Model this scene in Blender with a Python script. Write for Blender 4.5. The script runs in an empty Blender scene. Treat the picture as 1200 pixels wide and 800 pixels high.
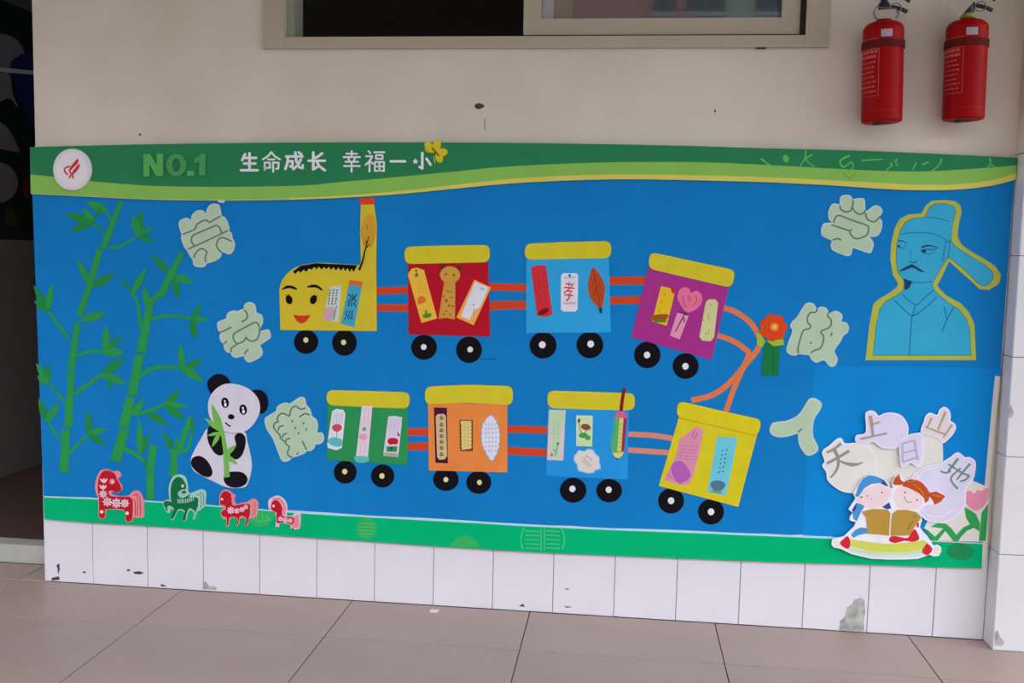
import bpy, math, random
from mathutils import Vector, Matrix
random.seed(7)
scene = bpy.context.scene
col = scene.collection

# ------------------------------------------------------------------ camera
CAM = Vector((1.8013, -3.1103, 1.1796))
RIGHT = Vector((0.99314894, 0.11494157, 0.02106236))
UP = Vector((-0.03134381, 0.08838878, 0.99559278))
FWD = Vector((-0.11257332, 0.98943209, -0.09138593))
FPX = 1142.143
cd = bpy.data.cameras.new('camera'); cam = bpy.data.objects.new('camera', cd); col.objects.link(cam)
cam.matrix_world = Matrix(((RIGHT.x, UP.x, -FWD.x, CAM.x), (RIGHT.y, UP.y, -FWD.y, CAM.y), (RIGHT.z, UP.z, -FWD.z, CAM.z), (0, 0, 0, 1)))
cd.sensor_width = 36; cd.sensor_fit = 'HORIZONTAL'; cd.lens = FPX / 1200 * 36; cd.clip_start = .05; cd.clip_end = 200
scene.camera = cam

# ------------------------------------------------------------------ world: overcast sky (brighter towards the zenith)
w = bpy.data.worlds.new('overcast_sky'); scene.world = w; w.use_nodes = True
nt = w.node_tree; nt.nodes.clear()
out = nt.nodes.new('ShaderNodeOutputWorld'); bg = nt.nodes.new('ShaderNodeBackground')
tc = nt.nodes.new('ShaderNodeTexCoord'); sx = nt.nodes.new('ShaderNodeSeparateXYZ'); rp = nt.nodes.new('ShaderNodeValToRGB')
nt.links.new(tc.outputs['Generated'], sx.inputs[0]); nt.links.new(sx.outputs['Z'], rp.inputs[0])
rp.color_ramp.elements[0].position = 0; rp.color_ramp.elements[0].color = (.34, .372, .42, 1)
rp.color_ramp.elements[1].position = 1; rp.color_ramp.elements[1].color = (.92, .985, 1.06, 1)
nt.links.new(rp.outputs[0], bg.inputs[0]); bg.inputs[1].default_value = 5.0
nt.links.new(bg.outputs[0], out.inputs[0])
vs = scene.view_settings
vs.view_transform = 'Standard'; vs.look = 'None'; vs.gamma = 1; vs.use_curve_mapping = False; vs.exposure = 0.72

# ------------------------------------------------------------------ materials
def lin(c):
    c = c / 255
    return c / 12.92 if c <= .04045 else ((c + .055) / 1.055) ** 2.4
MATS = {}
def mat(name, rgb, rough=.85, spec=.2, var=.06, scale=9.0, bump=0.0, bscale=60.0, metal=0.0, var2=None, stretch=None):
    if name in MATS: return MATS[name]
    m = bpy.data.materials.new(name); m.use_nodes = True
    t = m.node_tree; b = t.nodes['Principled BSDF']
    base = [lin(c) for c in rgb]
    b.inputs['Roughness'].default_value = rough; b.inputs['Specular IOR Level'].default_value = spec; b.inputs['Metallic'].default_value = metal
    co = t.nodes.new('ShaderNodeTexCoord'); mp = t.nodes.new('ShaderNodeMapping')
    t.links.new(co.outputs['Object'], mp.inputs[0])
    if stretch: mp.inputs['Scale'].default_value = stretch
    n = t.nodes.new('ShaderNodeTexNoise'); n.inputs['Scale'].default_value = scale; n.inputs['Detail'].default_value = 5
    t.links.new(mp.outputs[0], n.inputs['Vector'])
    r = t.nodes.new('ShaderNodeValToRGB'); r.color_ramp.elements[0].position = .3; r.color_ramp.elements[1].position = .7
    lo = [c * (1 - var) for c in base]; hi = [min(1, c * (1 + var)) for c in base]
    if var2: hi = [lin(c) for c in var2]
    r.color_ramp.elements[0].color = (*lo, 1); r.color_ramp.elements[1].color = (*hi, 1)
    t.links.new(n.outputs['Fac'], r.inputs[0]); t.links.new(r.outputs[0], b.inputs['Base Color'])
    if bump:
        n2 = t.nodes.new('ShaderNodeTexNoise'); n2.inputs['Scale'].default_value = bscale; n2.inputs['Detail'].default_value = 4
        t.links.new(co.outputs['Object'], n2.inputs['Vector'])
        bp = t.nodes.new('ShaderNodeBump'); bp.inputs['Strength'].default_value = bump; bp.inputs['Distance'].default_value = .01
        t.links.new(n2.outputs['Fac'], bp.inputs['Height']); t.links.new(bp.outputs[0], b.inputs['Normal'])
    MATS[name] = m
    return m
def pap(name, r, g, b): return mat('paper_' + name, (r, g, b), .9, .05, .05, 14)

# ------------------------------------------------------------------ helpers
def at(px, py, Y=0.0):
    """point on the plane y = Y (the wall is y = 0) that the photograph shows at px, py"""
    d = RIGHT * ((px - 600) / FPX) + UP * (-(py - 400) / FPX) + FWD
    return CAM + d * ((Y - CAM.y) / d.y)
def atx(px, py, X):
    d = RIGHT * ((px - 600) / FPX) + UP * (-(py - 400) / FPX) + FWD
    return CAM + d * ((X - CAM.x) / d.x)
def atz(px, py, Z=0.0):
    d = RIGHT * ((px - 600) / FPX) + UP * (-(py - 400) / FPX) + FWD
    return CAM + d * ((Z - CAM.z) / d.z)
YB = -0.014                                   # front face of the blue paper
def tag(o, label=None, cat=None, group=None, kind=None):
    if label: o['label'] = label
    if cat: o['category'] = cat
    if group: o['group'] = group
    if kind: o['kind'] = kind
    return o
def link(name, me, m, parent=None, loc=None):
    o = bpy.data.objects.new(name, me); col.objects.link(o)
    if m and not me.materials: me.materials.append(m)
    if parent: o.parent = parent
    if loc is not None: o.location = loc
    return o
def empty(name, loc):
    o = bpy.data.objects.new(name, None); col.objects.link(o); o.location = loc; o.empty_display_size = .05
    return o
def thing(name, label, cat, px, py, group=None):
    return tag(empty(name, at(px, py, YB)), label, cat, group)
def worldloc(o):
    v = Vector((0, 0, 0))
    while o: v += o.location; o = o.parent
    return v
def smooth(pts, n=4, closed=True):
    r = []; N = len(pts)
    for i in range(N if closed else N - 1):
        p0 = pts[(i - 1) % N] if closed or i > 0 else pts[i]; p1 = pts[i]; p2 = pts[(i + 1) % N]
        p3 = pts[(i + 2) % N] if closed or i + 2 < N else p2
        for k in range(n):
            t = k / n
            r.append(tuple(.5 * (2 * p1[j] + (p2[j] - p0[j]) * t + (2 * p0[j] - 5 * p1[j] + 4 * p2[j] - p3[j]) * t * t + (3 * p1[j] - p0[j] - 3 * p2[j] + p3[j]) * t ** 3) for j in (0, 1)))
    if not closed: r.append(pts[-1])
    return r
def area(p): return sum(p[i - 1][0] * p[i][1] - p[i][0] * p[i - 1][1] for i in range(len(p)))
def prisms(name, polys, m, lay, th, parent=None, at_fn=None):
    """one mesh of flat cut shapes: polys in photo pixels, lay/th in millimetres off the blue paper"""
    y0 = YB - lay / 1000; y1 = y0 - th / 1000
    V = []; F = []
    W = [[at(x, y, YB) for x, y in p] for p in polys]
    allv = [v for p in W for v in p]
    if parent: org = worldloc(parent)
    else: org = Vector((sum(v.x for v in allv) / len(allv), y0, min(v.z for v in allv)))
    for ip, (p, wv) in enumerate(zip(polys, W)):
        y1 = y0 - th / 1000 - (ip % 9) * 2.5e-5
        if area([(v.x, v.z) for v in wv]) < 0: wv = wv[::-1]
        n = len(wv); b = len(V)
        V += [(v.x - org.x, y1 - org.y, v.z - org.z) for v in wv] + [(v.x - org.x, y0 - org.y, v.z - org.z) for v in wv]
        F.append([b + i for i in range(n)]); F.append([b + n + i for i in range(n - 1, -1, -1)])
        for i in range(n):
            j = (i + 1) % n; F.append([b + i, b + n + i, b + n + j, b + j])
    me = bpy.data.meshes.new(name); me.from_pydata(V, [], F); me.update()
    return link(name, me, m, parent, None if parent else org)
def cut(name, pts, m, lay, th=.5, parent=None, sm=0):
    return prisms(name, [smooth(pts, sm) if sm else pts], m, lay, th, parent)
def ell(cx, cy, rx, ry, rot=0, n=28):
    c, s = math.cos(math.radians(rot)), math.sin(math.radians(rot)); r = []
    for i in range(n):
        a = 2 * math.pi * i / n; x, y = rx * math.cos(a), ry * math.sin(a)
        r.append((cx + x * c - y * s, cy + x * s + y * c))
    return r
def ribbon(pts, w0, w1=None):
    if w1 is None: w1 = w0
    L = []; R = []; N = len(pts)
    for i, p in enumerate(pts):
        a = pts[max(i - 1, 0)]; b = pts[min(i + 1, N - 1)]
        dx, dy = b[0] - a[0], b[1] - a[1]; d = math.hypot(dx, dy) or 1
        h = (w0 + (w1 - w0) * i / max(N - 1, 1)) / 2
        L.append((p[0] - dy / d * h, p[1] + dx / d * h)); R.append((p[0] + dy / d * h, p[1] - dx / d * h))
    return L + R[::-1]
def curve(pts, w0, w1=None, n=4): return ribbon(smooth(pts, n, False) if len(pts) > 2 else pts, w0, w1)
def lines(name, pls, w, m, lay, parent, th=.12, n=4):
    return prisms(name, [curve(p, w, None, n) for p in pls], m, lay, th, parent)
def leafpts(a, b, w, k=.45):
    ax, ay = a; bx, by = b; dx, dy = bx - ax, by - ay; d = math.hypot(dx, dy); nx, ny = -dy / d, dx / d
    prof = [(0, .16), (.2, .38), (k, .5), (.7, .36), (.88, .17)]
    L = [(ax + dx * t + nx * w * h, ay + dy * t + ny * w * h) for t, h in prof]
    R = [(ax + dx * t - nx * w * h, ay + dy * t - ny * w * h) for t, h in prof]
    return L + [b] + R[::-1]
def grow(pts, d):
    s = 1 if area(pts) > 0 else -1; r = []; N = len(pts)
    for i in range(N):
        a, b = pts[i - 1], pts[(i + 1) % N]; dx, dy = b[0] - a[0], b[1] - a[1]; L = math.hypot(dx, dy) or 1
        r.append((pts[i][0] + s * dy / L * d, pts[i][1] - s * dx / L * d))
    return r
def C(x0, y0, s):
    def f(*p): return [(x0 + a / s, y0 + b / s) for a, b in p]
    return f
def glyph(name, ch, box, m, lay, th, parent=None, rot=0, bold=.012):
    """a character as solid letter geometry, fitted to a pixel box and lying on the wall plane"""
    cu = bpy.data.curves.new('txt', 'FONT'); cu.body = ch; cu.size = 1; cu.extrude = .5; cu.offset = bold; cu.resolution_u = 3
    o = bpy.data.objects.new('txt', cu); col.objects.link(o)
    dg = bpy.context.evaluated_depsgraph_get(); e = o.evaluated_get(dg); me = bpy.data.meshes.new_from_object(e)
    bpy.data.objects.remove(o); bpy.data.curves.remove(cu)
    xs = [v.co.x for v in me.vertices]; ys = [v.co.y for v in me.vertices]
    ax, bx, ay, by = min(xs), max(xs), min(ys), max(ys)
    x0, y0, x1, y1 = box; cx, cy = (x0 + x1) / 2, (y0 + y1) / 2
    c, s = math.cos(math.radians(rot)), math.sin(math.radians(rot))
    base = YB - lay / 1000
    org = worldloc(parent) if parent else Vector(at(cx, y1, YB)); 
    if not parent: org.y = base
    for v in me.vertices:
        u = ((v.co.x - ax) / (bx - ax) - .5) * (x1 - x0); q = (.5 - (v.co.y - ay) / (by - ay)) * (y1 - y0)
        p = at(cx + u * c - q * s, cy + u * s + q * c, YB)
        v.co = Vector((p.x, base - (.5 + v.co.z) * th / 1000, p.z)) - org
    me.name = name; me.materials.clear()
    return link(name, me, m, parent, None if parent else org)
def box(V, F, a, b):
    i = len(V); (x0, y0, z0), (x1, y1, z1) = a, b
    V += [(x0, y0, z0), (x1, y0, z0), (x1, y1, z0), (x0, y1, z0), (x0, y0, z1), (x1, y0, z1), (x1, y1, z1), (x0, y1, z1)]
    F += [[i, i + 3, i + 2, i + 1], [i + 4, i + 5, i + 6, i + 7], [i, i + 1, i + 5, i + 4], [i + 1, i + 2, i + 6, i + 5], [i + 2, i + 3, i + 7, i + 6], [i + 3, i, i + 4, i + 7]]
def boxes(name, bb, m, parent=None, org=(0, 0, 0)):
    V = []; F = []
    for a, b in bb: box(V, F, a, b)
    V = [(x - org[0], y - org[1], z - org[2]) for x, y, z in V]
    me = bpy.data.meshes.new(name); me.from_pydata(V, [], F); me.update()
    return link(name, me, m, parent, org if not parent else Vector(org) - worldloc(parent))
def lathe(name, prof, m, parent, n=32, org=(0, 0, 0), axis='z'):
    V = []; F = []
    for r, z in prof:
        for k in range(n):
            a = 2 * math.pi * k / n; V.append((r * math.cos(a), r * math.sin(a), z) if axis == 'z' else (z, r * math.cos(a), r * math.sin(a)))
    for i in range(len(prof) - 1):
        for k in range(n):
            j = (k + 1) % n; F.append([i * n + k, i * n + j, (i + 1) * n + j, (i + 1) * n + k])
    F.append(list(range(n))[::-1]); F.append([(len(prof) - 1) * n + k for k in range(n)])
    me = bpy.data.meshes.new(name); me.from_pydata(V, [], F); me.update()
    for p in me.polygons: p.use_smooth = len(p.vertices) == 4
    return link(name, me, m, parent, org)
def tube(name, pts, r, m, parent, n=8, org=(0, 0, 0)):
    V = []; F = []; P = [Vector(p) for p in pts]
    for i, p in enumerate(P):
        d = (P[min(i + 1, len(P) - 1)] - P[max(i - 1, 0)]).normalized()
        u = d.orthogonal().normalized() if i == 0 else (u - d * u.dot(d)).normalized()
        v = d.cross(u)
        for k in range(n):
            a = 2 * math.pi * k / n; V.append(p + (u * math.cos(a) + v * math.sin(a)) * r)
    for i in range(len(P) - 1):
        for k in range(n):
            j = (k + 1) % n; F.append([i * n + k, i * n + j, (i + 1) * n + j, (i + 1) * n + k])
    F.append(list(range(n))[::-1]); F.append([(len(P) - 1) * n + k for k in range(n)])
    me = bpy.data.meshes.new(name); me.from_pydata([tuple(v) for v in V], [], F); me.update()
    for p in me.polygons: p.use_smooth = len(p.vertices) == 4
    return link(name, me, m, parent, org)

# ------------------------------------------------------------------ setting
M_wall = mat('beige_wall_paint', (200, 193, 172), .85, .1, .05, 2.2, .12, 40, var2=(212, 206, 192))
M_tile = mat('white_glazed_tile', (222, 220, 226), .28, .4, .03, 5)
M_ptile = mat('white_pillar_tile', (213, 212, 214), .3, .4, .03, 5)
M_grout = mat('grey_grout', (150, 146, 144), .9, .1)
M_floor = mat('pinkish_floor_tile', (167, 145, 136), .42, .35, .07, 3.0, .03, 20)
M_joint = mat('dark_floor_joint', (70, 58, 54), .9, .1)
M_chip = mat('exposed_cement', (172, 173, 166), .95, .1, .35, 35)
M_dark = mat('dark_chip', (70, 68, 66), .95, .1, .2, 80)
M_alu = mat('beige_window_profile', (168, 160, 138), .5, .35, .04, 6)
M_gap = mat('dark_gasket', (40, 38, 34), .8, .2)
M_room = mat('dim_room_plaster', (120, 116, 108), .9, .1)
XP = 2.953                                     # left side of the pillar
DP = .08
WT = .24
wall = boxes('wall_back', [((-5, .009, -.1), (-1.12, WT, .302)), ((-5, 0, .302), (-1.12, WT, 3.2)), ((-1.12, 0, 2.25), (-.176, WT, 3.2)), ((-.176, .009, -.1), (.63, WT, .302)), ((-.176, 0, .302), (.63, WT, 3.2)),
                            ((.63, .009, -.1), (2.384, WT, .302)), ((.63, 0, .302), (2.384, WT, 1.822)), ((.63, 0, 2.95), (2.384, WT, 3.2)), ((2.384, .009, -.1), (6, WT, .302)), ((2.384, 0, .302), (6, WT, 3.2))], M_wall)
tag(wall, 'beige painted corridor wall above white tiles', kind='structure')
floor = boxes('floor', [((-5, -3.6, -.06), (6, .2, -.0025))], M_joint)
tag(floor, 'pinkish brown tiled corridor floor', kind='structure')
def tilemesh(w_, h_, d_, bev=.0015):
    """a flat tile in local x-z (or x-y) with a bevelled rim; front at -d"""
    a, b = w_ / 2, h_ / 2; V = []
    for (ix, yy) in ((0, 0), (0, -d_ + bev), (bev, -d_)):
        V += [(-a + ix, yy, -b + ix), (a - ix, yy, -b + ix), (a - ix, yy, b - ix), (-a + ix, yy, b - ix)]
    F = [[8, 9, 10, 11]]
    for r in (0, 4):
        for k in range(4): F.append([r + k, r + (k + 1) % 4, r + 4 + (k + 1) % 4, r + 4 + k])
    me = bpy.data.meshes.new('tile'); me.from_pydata(V, [], F); me.update(); return me
# floor tiles 0.6 m: joints measured along the wall foot; the row against the wall is a cut one
fm = tilemesh(.5965, .5945, .004, .0004); fm.materials.append(M_floor)
fc = tilemesh(.5965, .313, .004, .0004); fc.materials.append(M_floor)
fd = tilemesh(.597, .16, .004); fd.materials.append(M_floor)
for i in range(-4, 7):
    xc = .3258 + .6 * i - .3
    o = link('floor_tile', fc, None, floor, (xc, -.318 / 2, -.004)); o.rotation_euler = (math.radians(-90), 0, 0)
    for j in range(5):
        o = link('floor_tile', fm, None, floor, (xc, -.318 - .6 * j - .3, -.004)); o.rotation_euler = (math.radians(-90), 0, 0)
# tiles run into the doorway up to the sill
for a, b in ((-1.12, -.8765), (-.8735, -.2765), (-.2735, -.176)):
    o = link('floor_tile', tilemesh(b - a, .158, .004), M_floor, floor, ((a + b) / 2, .082, -.004)); o.rotation_euler = (math.radians(-90), 0, 0)
# white wall tiles 0.2 x 0.3 along the wall foot
groutw = boxes('grout_bed', [((-.178, .005, 0), (XP, .009, .30))], M_grout, wall)
tm = tilemesh(.1978, .2985, .005); tm.materials.append(M_tile)
for i in range(15): link('wall_tile', tm, None, wall, (-.1 + .2 * i + .0 if i else -.089, .005, .15))
wall.children[1].data = tilemesh(.176, .2985, .005); wall.children[1].data.materials.append(M_tile)
link('wall_tile', tilemesh(XP - 2.801, .2985, .005), M_tile, wall, ((XP + 2.801) / 2, .005, .15))
for i in range(10): link('wall_tile', tm, None, wall, (-1.22 - .2 * i, .005, .15))
# jamb tiles at the doorway corner
for z in (.15, .45, .75, 1.05, 1.35):
    o = link('wall_tile', tilemesh(.236, .2985, .004), M_tile, wall, (-.176, .12, z)); o.rotation_euler = (0, 0, math.radians(-90))
# chips and marks on the wall tiles
def mark(name, pts, m, y=-.0003, parent=None):
    parent = parent or wall
    V = [at(*p, y) for p in pts]
    if area([(v.x, v.z) for v in V]) < 0: V = V[::-1]
    n = len(V); W = [(v.x, v.y, max(v.z, .001)) for v in V] + [(v.x, v.y + .003, max(v.z, .001)) for v in V]
    F = [list(range(n))] + [[i, n + i, n + (i + 1) % n, (i + 1) % n] for i in range(n)]
    me = bpy.data.meshes.new(name); me.from_pydata(W, [], F); me.update(); return link(name, me, m, parent)
for p in ([(66, 662), (69.5, 660), (70, 667), (68, 673), (67.5, 666)], [(60, 677), (69, 675), (70, 679), (61, 680)], [(148, 667), (153, 667), (152, 669), (149, 669)], [(156, 670), (163, 669), (169, 671), (164, 673), (157, 672)],
          [(97, 669), (101, 670), (100, 671.5), (97, 671)], [(661, 689), (668, 690), (664, 691)], [(661, 710), (671, 711), (664, 712)], [(608, 710), (613, 707), (615, 711)],
          [(188, 684), (192, 685), (196, 687), (189, 687)], [(721, 722), (724, 722), (724, 727), (718, 727)]):
    mark('chip', p, M_dark)
mark('chip', [(238, 684), (240, 680), (245, 686), (254, 688), (253, 691), (238, 690)], M_chip)
mark('chip', [(983, 741), (984, 728), (990, 722), (992, 712), (998, 708), (1001, 702), (1009, 700), (1013, 703), (1014, 716), (1012, 728), (1013, 741)], M_chip)
mark('screw_hole', smooth([(556, 125), (558, 121.5), (563, 121), (568, 124), (565, 126.5), (560, 128)], 3), M_dark, -.0004)
mark('pencil_mark', [(567.6, 139), (568.6, 139), (568.6, 152), (567.6, 152)], mat('green_pencil', (90, 130, 105)), -.0004)
mark('pencil_mark', ell(164, 157.5, 1.4, 1.4, 0, 10), M_dark, -.0004)
mark('pencil_mark', ell(838, 130, 1.2, 1.8, 0, 10), M_dark, -.0004)
# pillar on the right
pil = boxes('wall_right', [((XP + .005, -DP + .006, -.1), (6, 0, 3.2))], M_grout)
tag(pil, 'white tiled pillar standing forward of the painted wall', kind='structure')
pt = tilemesh(.1985, .298, .006); pt.materials.append(M_ptile)
ps = tilemesh(DP - .002, .298, .005); ps.materials.append(M_ptile)
for k in range(5):
    o = link('pillar_tile', ps, None, pil, (XP + .005, -DP / 2 + .001, .15 + .3 * k)); o.rotation_euler = (0, 0, math.radians(-90))
    for i in range(6): link('pillar_tile', pt, None, pil, (XP + .1 + .2 * i, -DP + .006, .15 + .3 * k))
boxes('painted_face', [((XP, -DP, 1.502), (6, -DP + .006, 3.2)), ((XP, -DP + .006, 1.502), (XP + .005, 0, 3.2))], M_wall, pil)
def pmark(pts, y=-DP - .0006):
    V = [at(*p, y) for p in pts]; V = V[::-1] if area([(v.x, v.z) for v in V]) < 0 else V
    n = len(V); me = bpy.data.meshes.new('chip'); me.from_pydata([(v.x, v.y, max(v.z, .001)) for v in V] + [(v.x, v.y + .002, max(v.z, .001)) for v in V], [], [list(range(n))] + [[i, n + i, n + (i + 1) % n, (i + 1) % n] for i in range(n)])
    link('chip', me, M_chip, pil)
pmark([(1166, 741), (1169, 738), (1172, 746), (1177, 752), (1175, 757), (1166, 757)])
pmark([(1183, 478), (1185, 474), (1188, 484), (1185, 490), (1182, 488)])

# ceiling, dim room behind, outside ground, block opposite with an added light-blocking wing
tag(boxes('ceiling', [((-5, -3.5, 3.2), (6, 4.6, 3.35))], mat('ceiling_grey', (168, 168, 166), .9, .1)), 'white painted corridor ceiling slab', kind='structure')
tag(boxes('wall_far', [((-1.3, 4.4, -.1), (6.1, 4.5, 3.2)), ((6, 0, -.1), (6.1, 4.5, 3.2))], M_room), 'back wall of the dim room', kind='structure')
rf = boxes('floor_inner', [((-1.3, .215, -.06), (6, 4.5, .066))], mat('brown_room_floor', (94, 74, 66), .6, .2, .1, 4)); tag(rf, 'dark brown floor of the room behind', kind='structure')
XW = -1.10
M_mural = mat('mural_dark_green', (34, 50, 40), .6, .25, .2, 8)
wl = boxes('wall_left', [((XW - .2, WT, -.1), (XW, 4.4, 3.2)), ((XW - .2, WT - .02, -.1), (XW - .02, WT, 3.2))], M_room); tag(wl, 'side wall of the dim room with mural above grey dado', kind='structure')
def sidepoly(name, pts, m, off, th=.002):
    V = [atx(*p, XW) for p in pts]; V = V[::-1] if area([(v.y, v.z) for v in V]) < 0 else V
    n = len(V); X1 = XW + off
    me = bpy.data.meshes.new(name); me.from_pydata([(X1 + th, v.y, v.z) for v in V] + [(XW + off, v.y, v.z) for v in V], [], [list(range(n))] + [[i, n + i, n + (i + 1) % n, (i + 1) % n] for i in range(n)]); me.update()
    return link(name, me, m, wl)
zD = atx(20, 281, XW).z; zT = atx(14, 5, XW).z
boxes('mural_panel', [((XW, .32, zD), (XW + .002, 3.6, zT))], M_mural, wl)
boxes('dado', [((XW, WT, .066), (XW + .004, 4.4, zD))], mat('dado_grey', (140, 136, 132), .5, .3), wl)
sidepoly('painted_petal', ell(2, 62, 26, 22, 20), mat('mural_grey', (150, 150, 156), .7), .002)
sidepoly('painted_petal', smooth([(-20, 100), (8, 85), (14, 110), (20, 125), (8, 115), (-20, 130)], 4), MATS['mural_grey'], .002)
sidepoly('painted_petal', smooth([(12, 72), (40, 66), (42, 140), (30, 132), (22, 112), (16, 95)], 4), mat('mural_navy', (44, 44, 120), .6), .0025)
sidepoly('painted_petal', ell(-4, 214, 24, 24), MATS['mural_grey'], .0025)
sidepoly('painted_petal', smooth([(-20, 140), (4, 146), (20, 172), (18, 178), (-20, 166)], 4), MATS['mural_grey'], .003)
sidepoly('painted_petal', smooth([(27, 214), (34, 212), (36, 228), (28, 231)], 4), mat('mural_red', (120, 40, 46), .6), .0025)
sidepoly('painted_petal', smooth([(5, 246), (14, 244), (20, 262), (8, 262)], 4), mat('mural_olive', (78, 78, 34), .6), .0025)
sidepoly('painted_reflection', [(-30, 76), (50, 84), (50, 88.5), (-30, 82)], mat('reflection_pale', (236, 240, 246), .4), .005)  # pale band painted on to imitate a glossy reflection across the mural
sill = boxes('trim_1', [((-1.12, .168, 0), (-.18, .24, .068))], mat('pale_green_sill', (186, 190, 180), .6, .3, .08, 12)); tag(sill, 'pale raised threshold across the doorway', kind='structure')
tag(boxes('ground', [((-40, -40, -.3), (40, -3.6, -.2))], mat('dark_asphalt_yard', (104, 106, 106), .9, .1)), 'concrete yard outside the corridor', kind='structure')
bd = tag(empty('school_building', (1, -22, -.2)), 'brown school block opposite, mirrored in the window glass, with added unseen wing shading the left', kind='structure')
BO = (1, -22, -.2)
boxes('wall', [((-7, -30, -.2), (26, -22, 9.5)), ((-13, -30, -.2), (-4.2, -5.2, 9.5))], mat('brown_render', (128, 98, 94), .9, .1), bd, BO)  # second box is an unseen wing, added to block light from the left
Mfw_ = mat('far_window', (42, 48, 54), .3, .4); Mfp = mat('far_pilaster', (112, 118, 110), .9, .1); Mfs = mat('far_sill', (150, 160, 170), .8, .1)
for r in range(2):
    for k in range(5):
        dx = -12.8 + 6.4 * k; z = 7.15 - 3.3 * r
        for a, b_ in ((2.31, 2.83), (3.10, 4.04), (4.83, 5.9)):
            boxes('window', [((a + dx, -22, z), (b_ + dx, -21.93, z + 1.4))], Mfw_, bd, BO)
            boxes('window_sill', [((a + dx - .03, -22, z - .06), (b_ + dx + .03, -21.9, z))], Mfs, bd, BO)
        if r == 0: boxes('pilaster', [((4.06 + dx, -22, -.2), (4.76 + dx, -21.9, 9.5))], Mfp, bd, BO)

# ------------------------------------------------------------------ window
win = tag(empty('window_1', (1.5, 0, 1.82)), 'beige aluminium sliding window set high in the wall', kind='structure')
O = (1.5, 0, 1.82)
boxes('window_frame', [((.622, -.014, 1.815), (.692, .1, 2.96)), ((2.322, -.014, 1.815), (2.391, .1, 2.96)), ((.622, -.014, 2.9), (2.391, .1, 2.96)), ((.69, -.012, 1.815), (2.322, .1, 1.851))], M_alu, win, O)
boxes('inner_track', [((.692, .012, 1.851), (.716, .1, 2.9)), ((.692, .03, 1.851), (2.322, .04, 1.859))], mat('grey_green_track', (140, 142, 124), .5, .3), win, O)
boxes('gasket', [((1.47, .0, 1.851), (2.322, .006, 1.8565)), ((2.306, -.002, 1.851), (2.322, .01, 2.9)), ((2.176, -.0135, 1.8115), (2.207, -.004, 1.8150))], M_gap, win, O)
def sash(nm, x0, x1, z0, y0, y1, sw, rw):
    s = tag(empty(nm, (0, 0, 0)), None); s.parent = win; s.location = (0, 0, 0)
    bev = .0008
    # four mitred members
    for i, p in enumerate(([(x0, z0), (x1, z0), (x1 - sw, z0 + rw), (x0 + sw, z0 + rw)], [(x0, z0), (x0 + sw, z0 + rw), (x0 + sw, 2.895 - rw), (x0, 2.895)],
                           [(x1, z0), (x1, 2.895), (x1 - sw, 2.895 - rw), (x1 - sw, z0 + rw)], [(x0, 2.895), (x0 + sw, 2.895 - rw), (x1 - sw, 2.895 - rw), (x1, 2.895)])):
        cx = sum(a for a, b in p) / 4; cz = sum(b for a, b in p) / 4
        p = [(cx + (a - cx) - math.copysign(.0006, a - cx) * (i in (0, 3)), b) for a, b in p]
        n = 4; me = bpy.data.meshes.new(nm + '_member')
        me.from_pydata([(a - O[0], y0, b - O[2]) for a, b in p] + [(a - O[0], y1, b - O[2]) for a, b in p], [], [[0, 1, 2, 3], [7, 6, 5, 4]] + [[i_, 4 + i_, 4 + (i_ + 1) % 4, (i_ + 1) % 4] for i_ in range(4)]); me.update()
        link('sash_member', me, M_alu, s)
    g = bpy.data.materials.get('window_glass')
    if not g:
        g = bpy.data.materials.new('window_glass'); g.use_nodes = True; t = g.node_tree; b = t.nodes['Principled BSDF']
        n = t.nodes.new('ShaderNodeTexNoise'); n.inputs['Scale'].default_value = 3; r = t.nodes.new('ShaderNodeMapRange'); r.inputs[3].default_value = .02; r.inputs[4].default_value = .04
        t.links.new(n.outputs['Fac'], r.inputs[0]); t.links.new(r.outputs[0], b.inputs['Roughness'])
        b.inputs['Base Color'].default_value = (.86, .9, .88, 1); b.inputs['Transmission Weight'].default_value = 1; b.inputs['IOR'].default_value = 1.62
    yc = (y0 + y1) / 2
    pane = boxes('pane', [((x0 + sw - .004, yc - .0025, z0 + rw - .004), (x1 - sw + .004, yc + .0025, 2.895 - rw + .004))], g, s, O)
    return s
sash('front_sash', 1.462, 2.306, 1.857, .004, .03, .055, .05)
rs = sash('rear_sash', 1.552, 2.318, 1.857, .05, .076, .06, .048)
boxes('white_strip', [((1.515, .052, 1.862), (1.552, .074, 2.89))], mat('strip_white', (240, 244, 248), .5, .3), rs, O)  # white strip along the left edge of the rear sash
boxes('window_sill_liner', [((.63, .1, 1.80), (2.384, WT, 1.822))], M_alu, win, O)

# ------------------------------------------------------------------ display board
top_edge = [(36.5, 172.5), (160, 169.5), (300, 167.5), (400, 167), (500, 167), (640, 168), (800, 171), (900, 174), (1000, 176.5), (1100, 180.5), (1191, 185)]
lime_top = [(37, 204.5), (75, 208.5), (111, 212.7), (165, 217), (209, 218.7), (278, 219), (355, 217.5), (405, 213), (472, 207), (540, 200.5), (600, 195), (700, 190.7), (800, 190), (880, 192.5), (1010, 199.5), (1080, 201), (1140, 198), (1190.5, 194)]
yel_top = [(37.5, 226.5), (105, 229.5), (178, 233), (270, 233.5), (340, 232), (405, 229), (472, 223.5), (540, 216), (600, 209.5), (675, 205.5), (750, 204.5), (880, 207), (960, 210.5), (1040, 215), (1080, 216.5), (1120, 216), (1160, 211.5), (1190, 203)]
lime_bot = [(37.7, 227.5), (105, 230.7), (178, 234.2), (270, 235.2), (340, 234.2), (405, 231.6), (472, 227.2), (540, 220.5), (600, 215), (675, 211.3), (750, 210.2), (880, 213), (960, 216.5), (1040, 221.7), (1080, 223), (1120, 222.3), (1160, 218), (1189.5, 210.5)]
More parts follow.
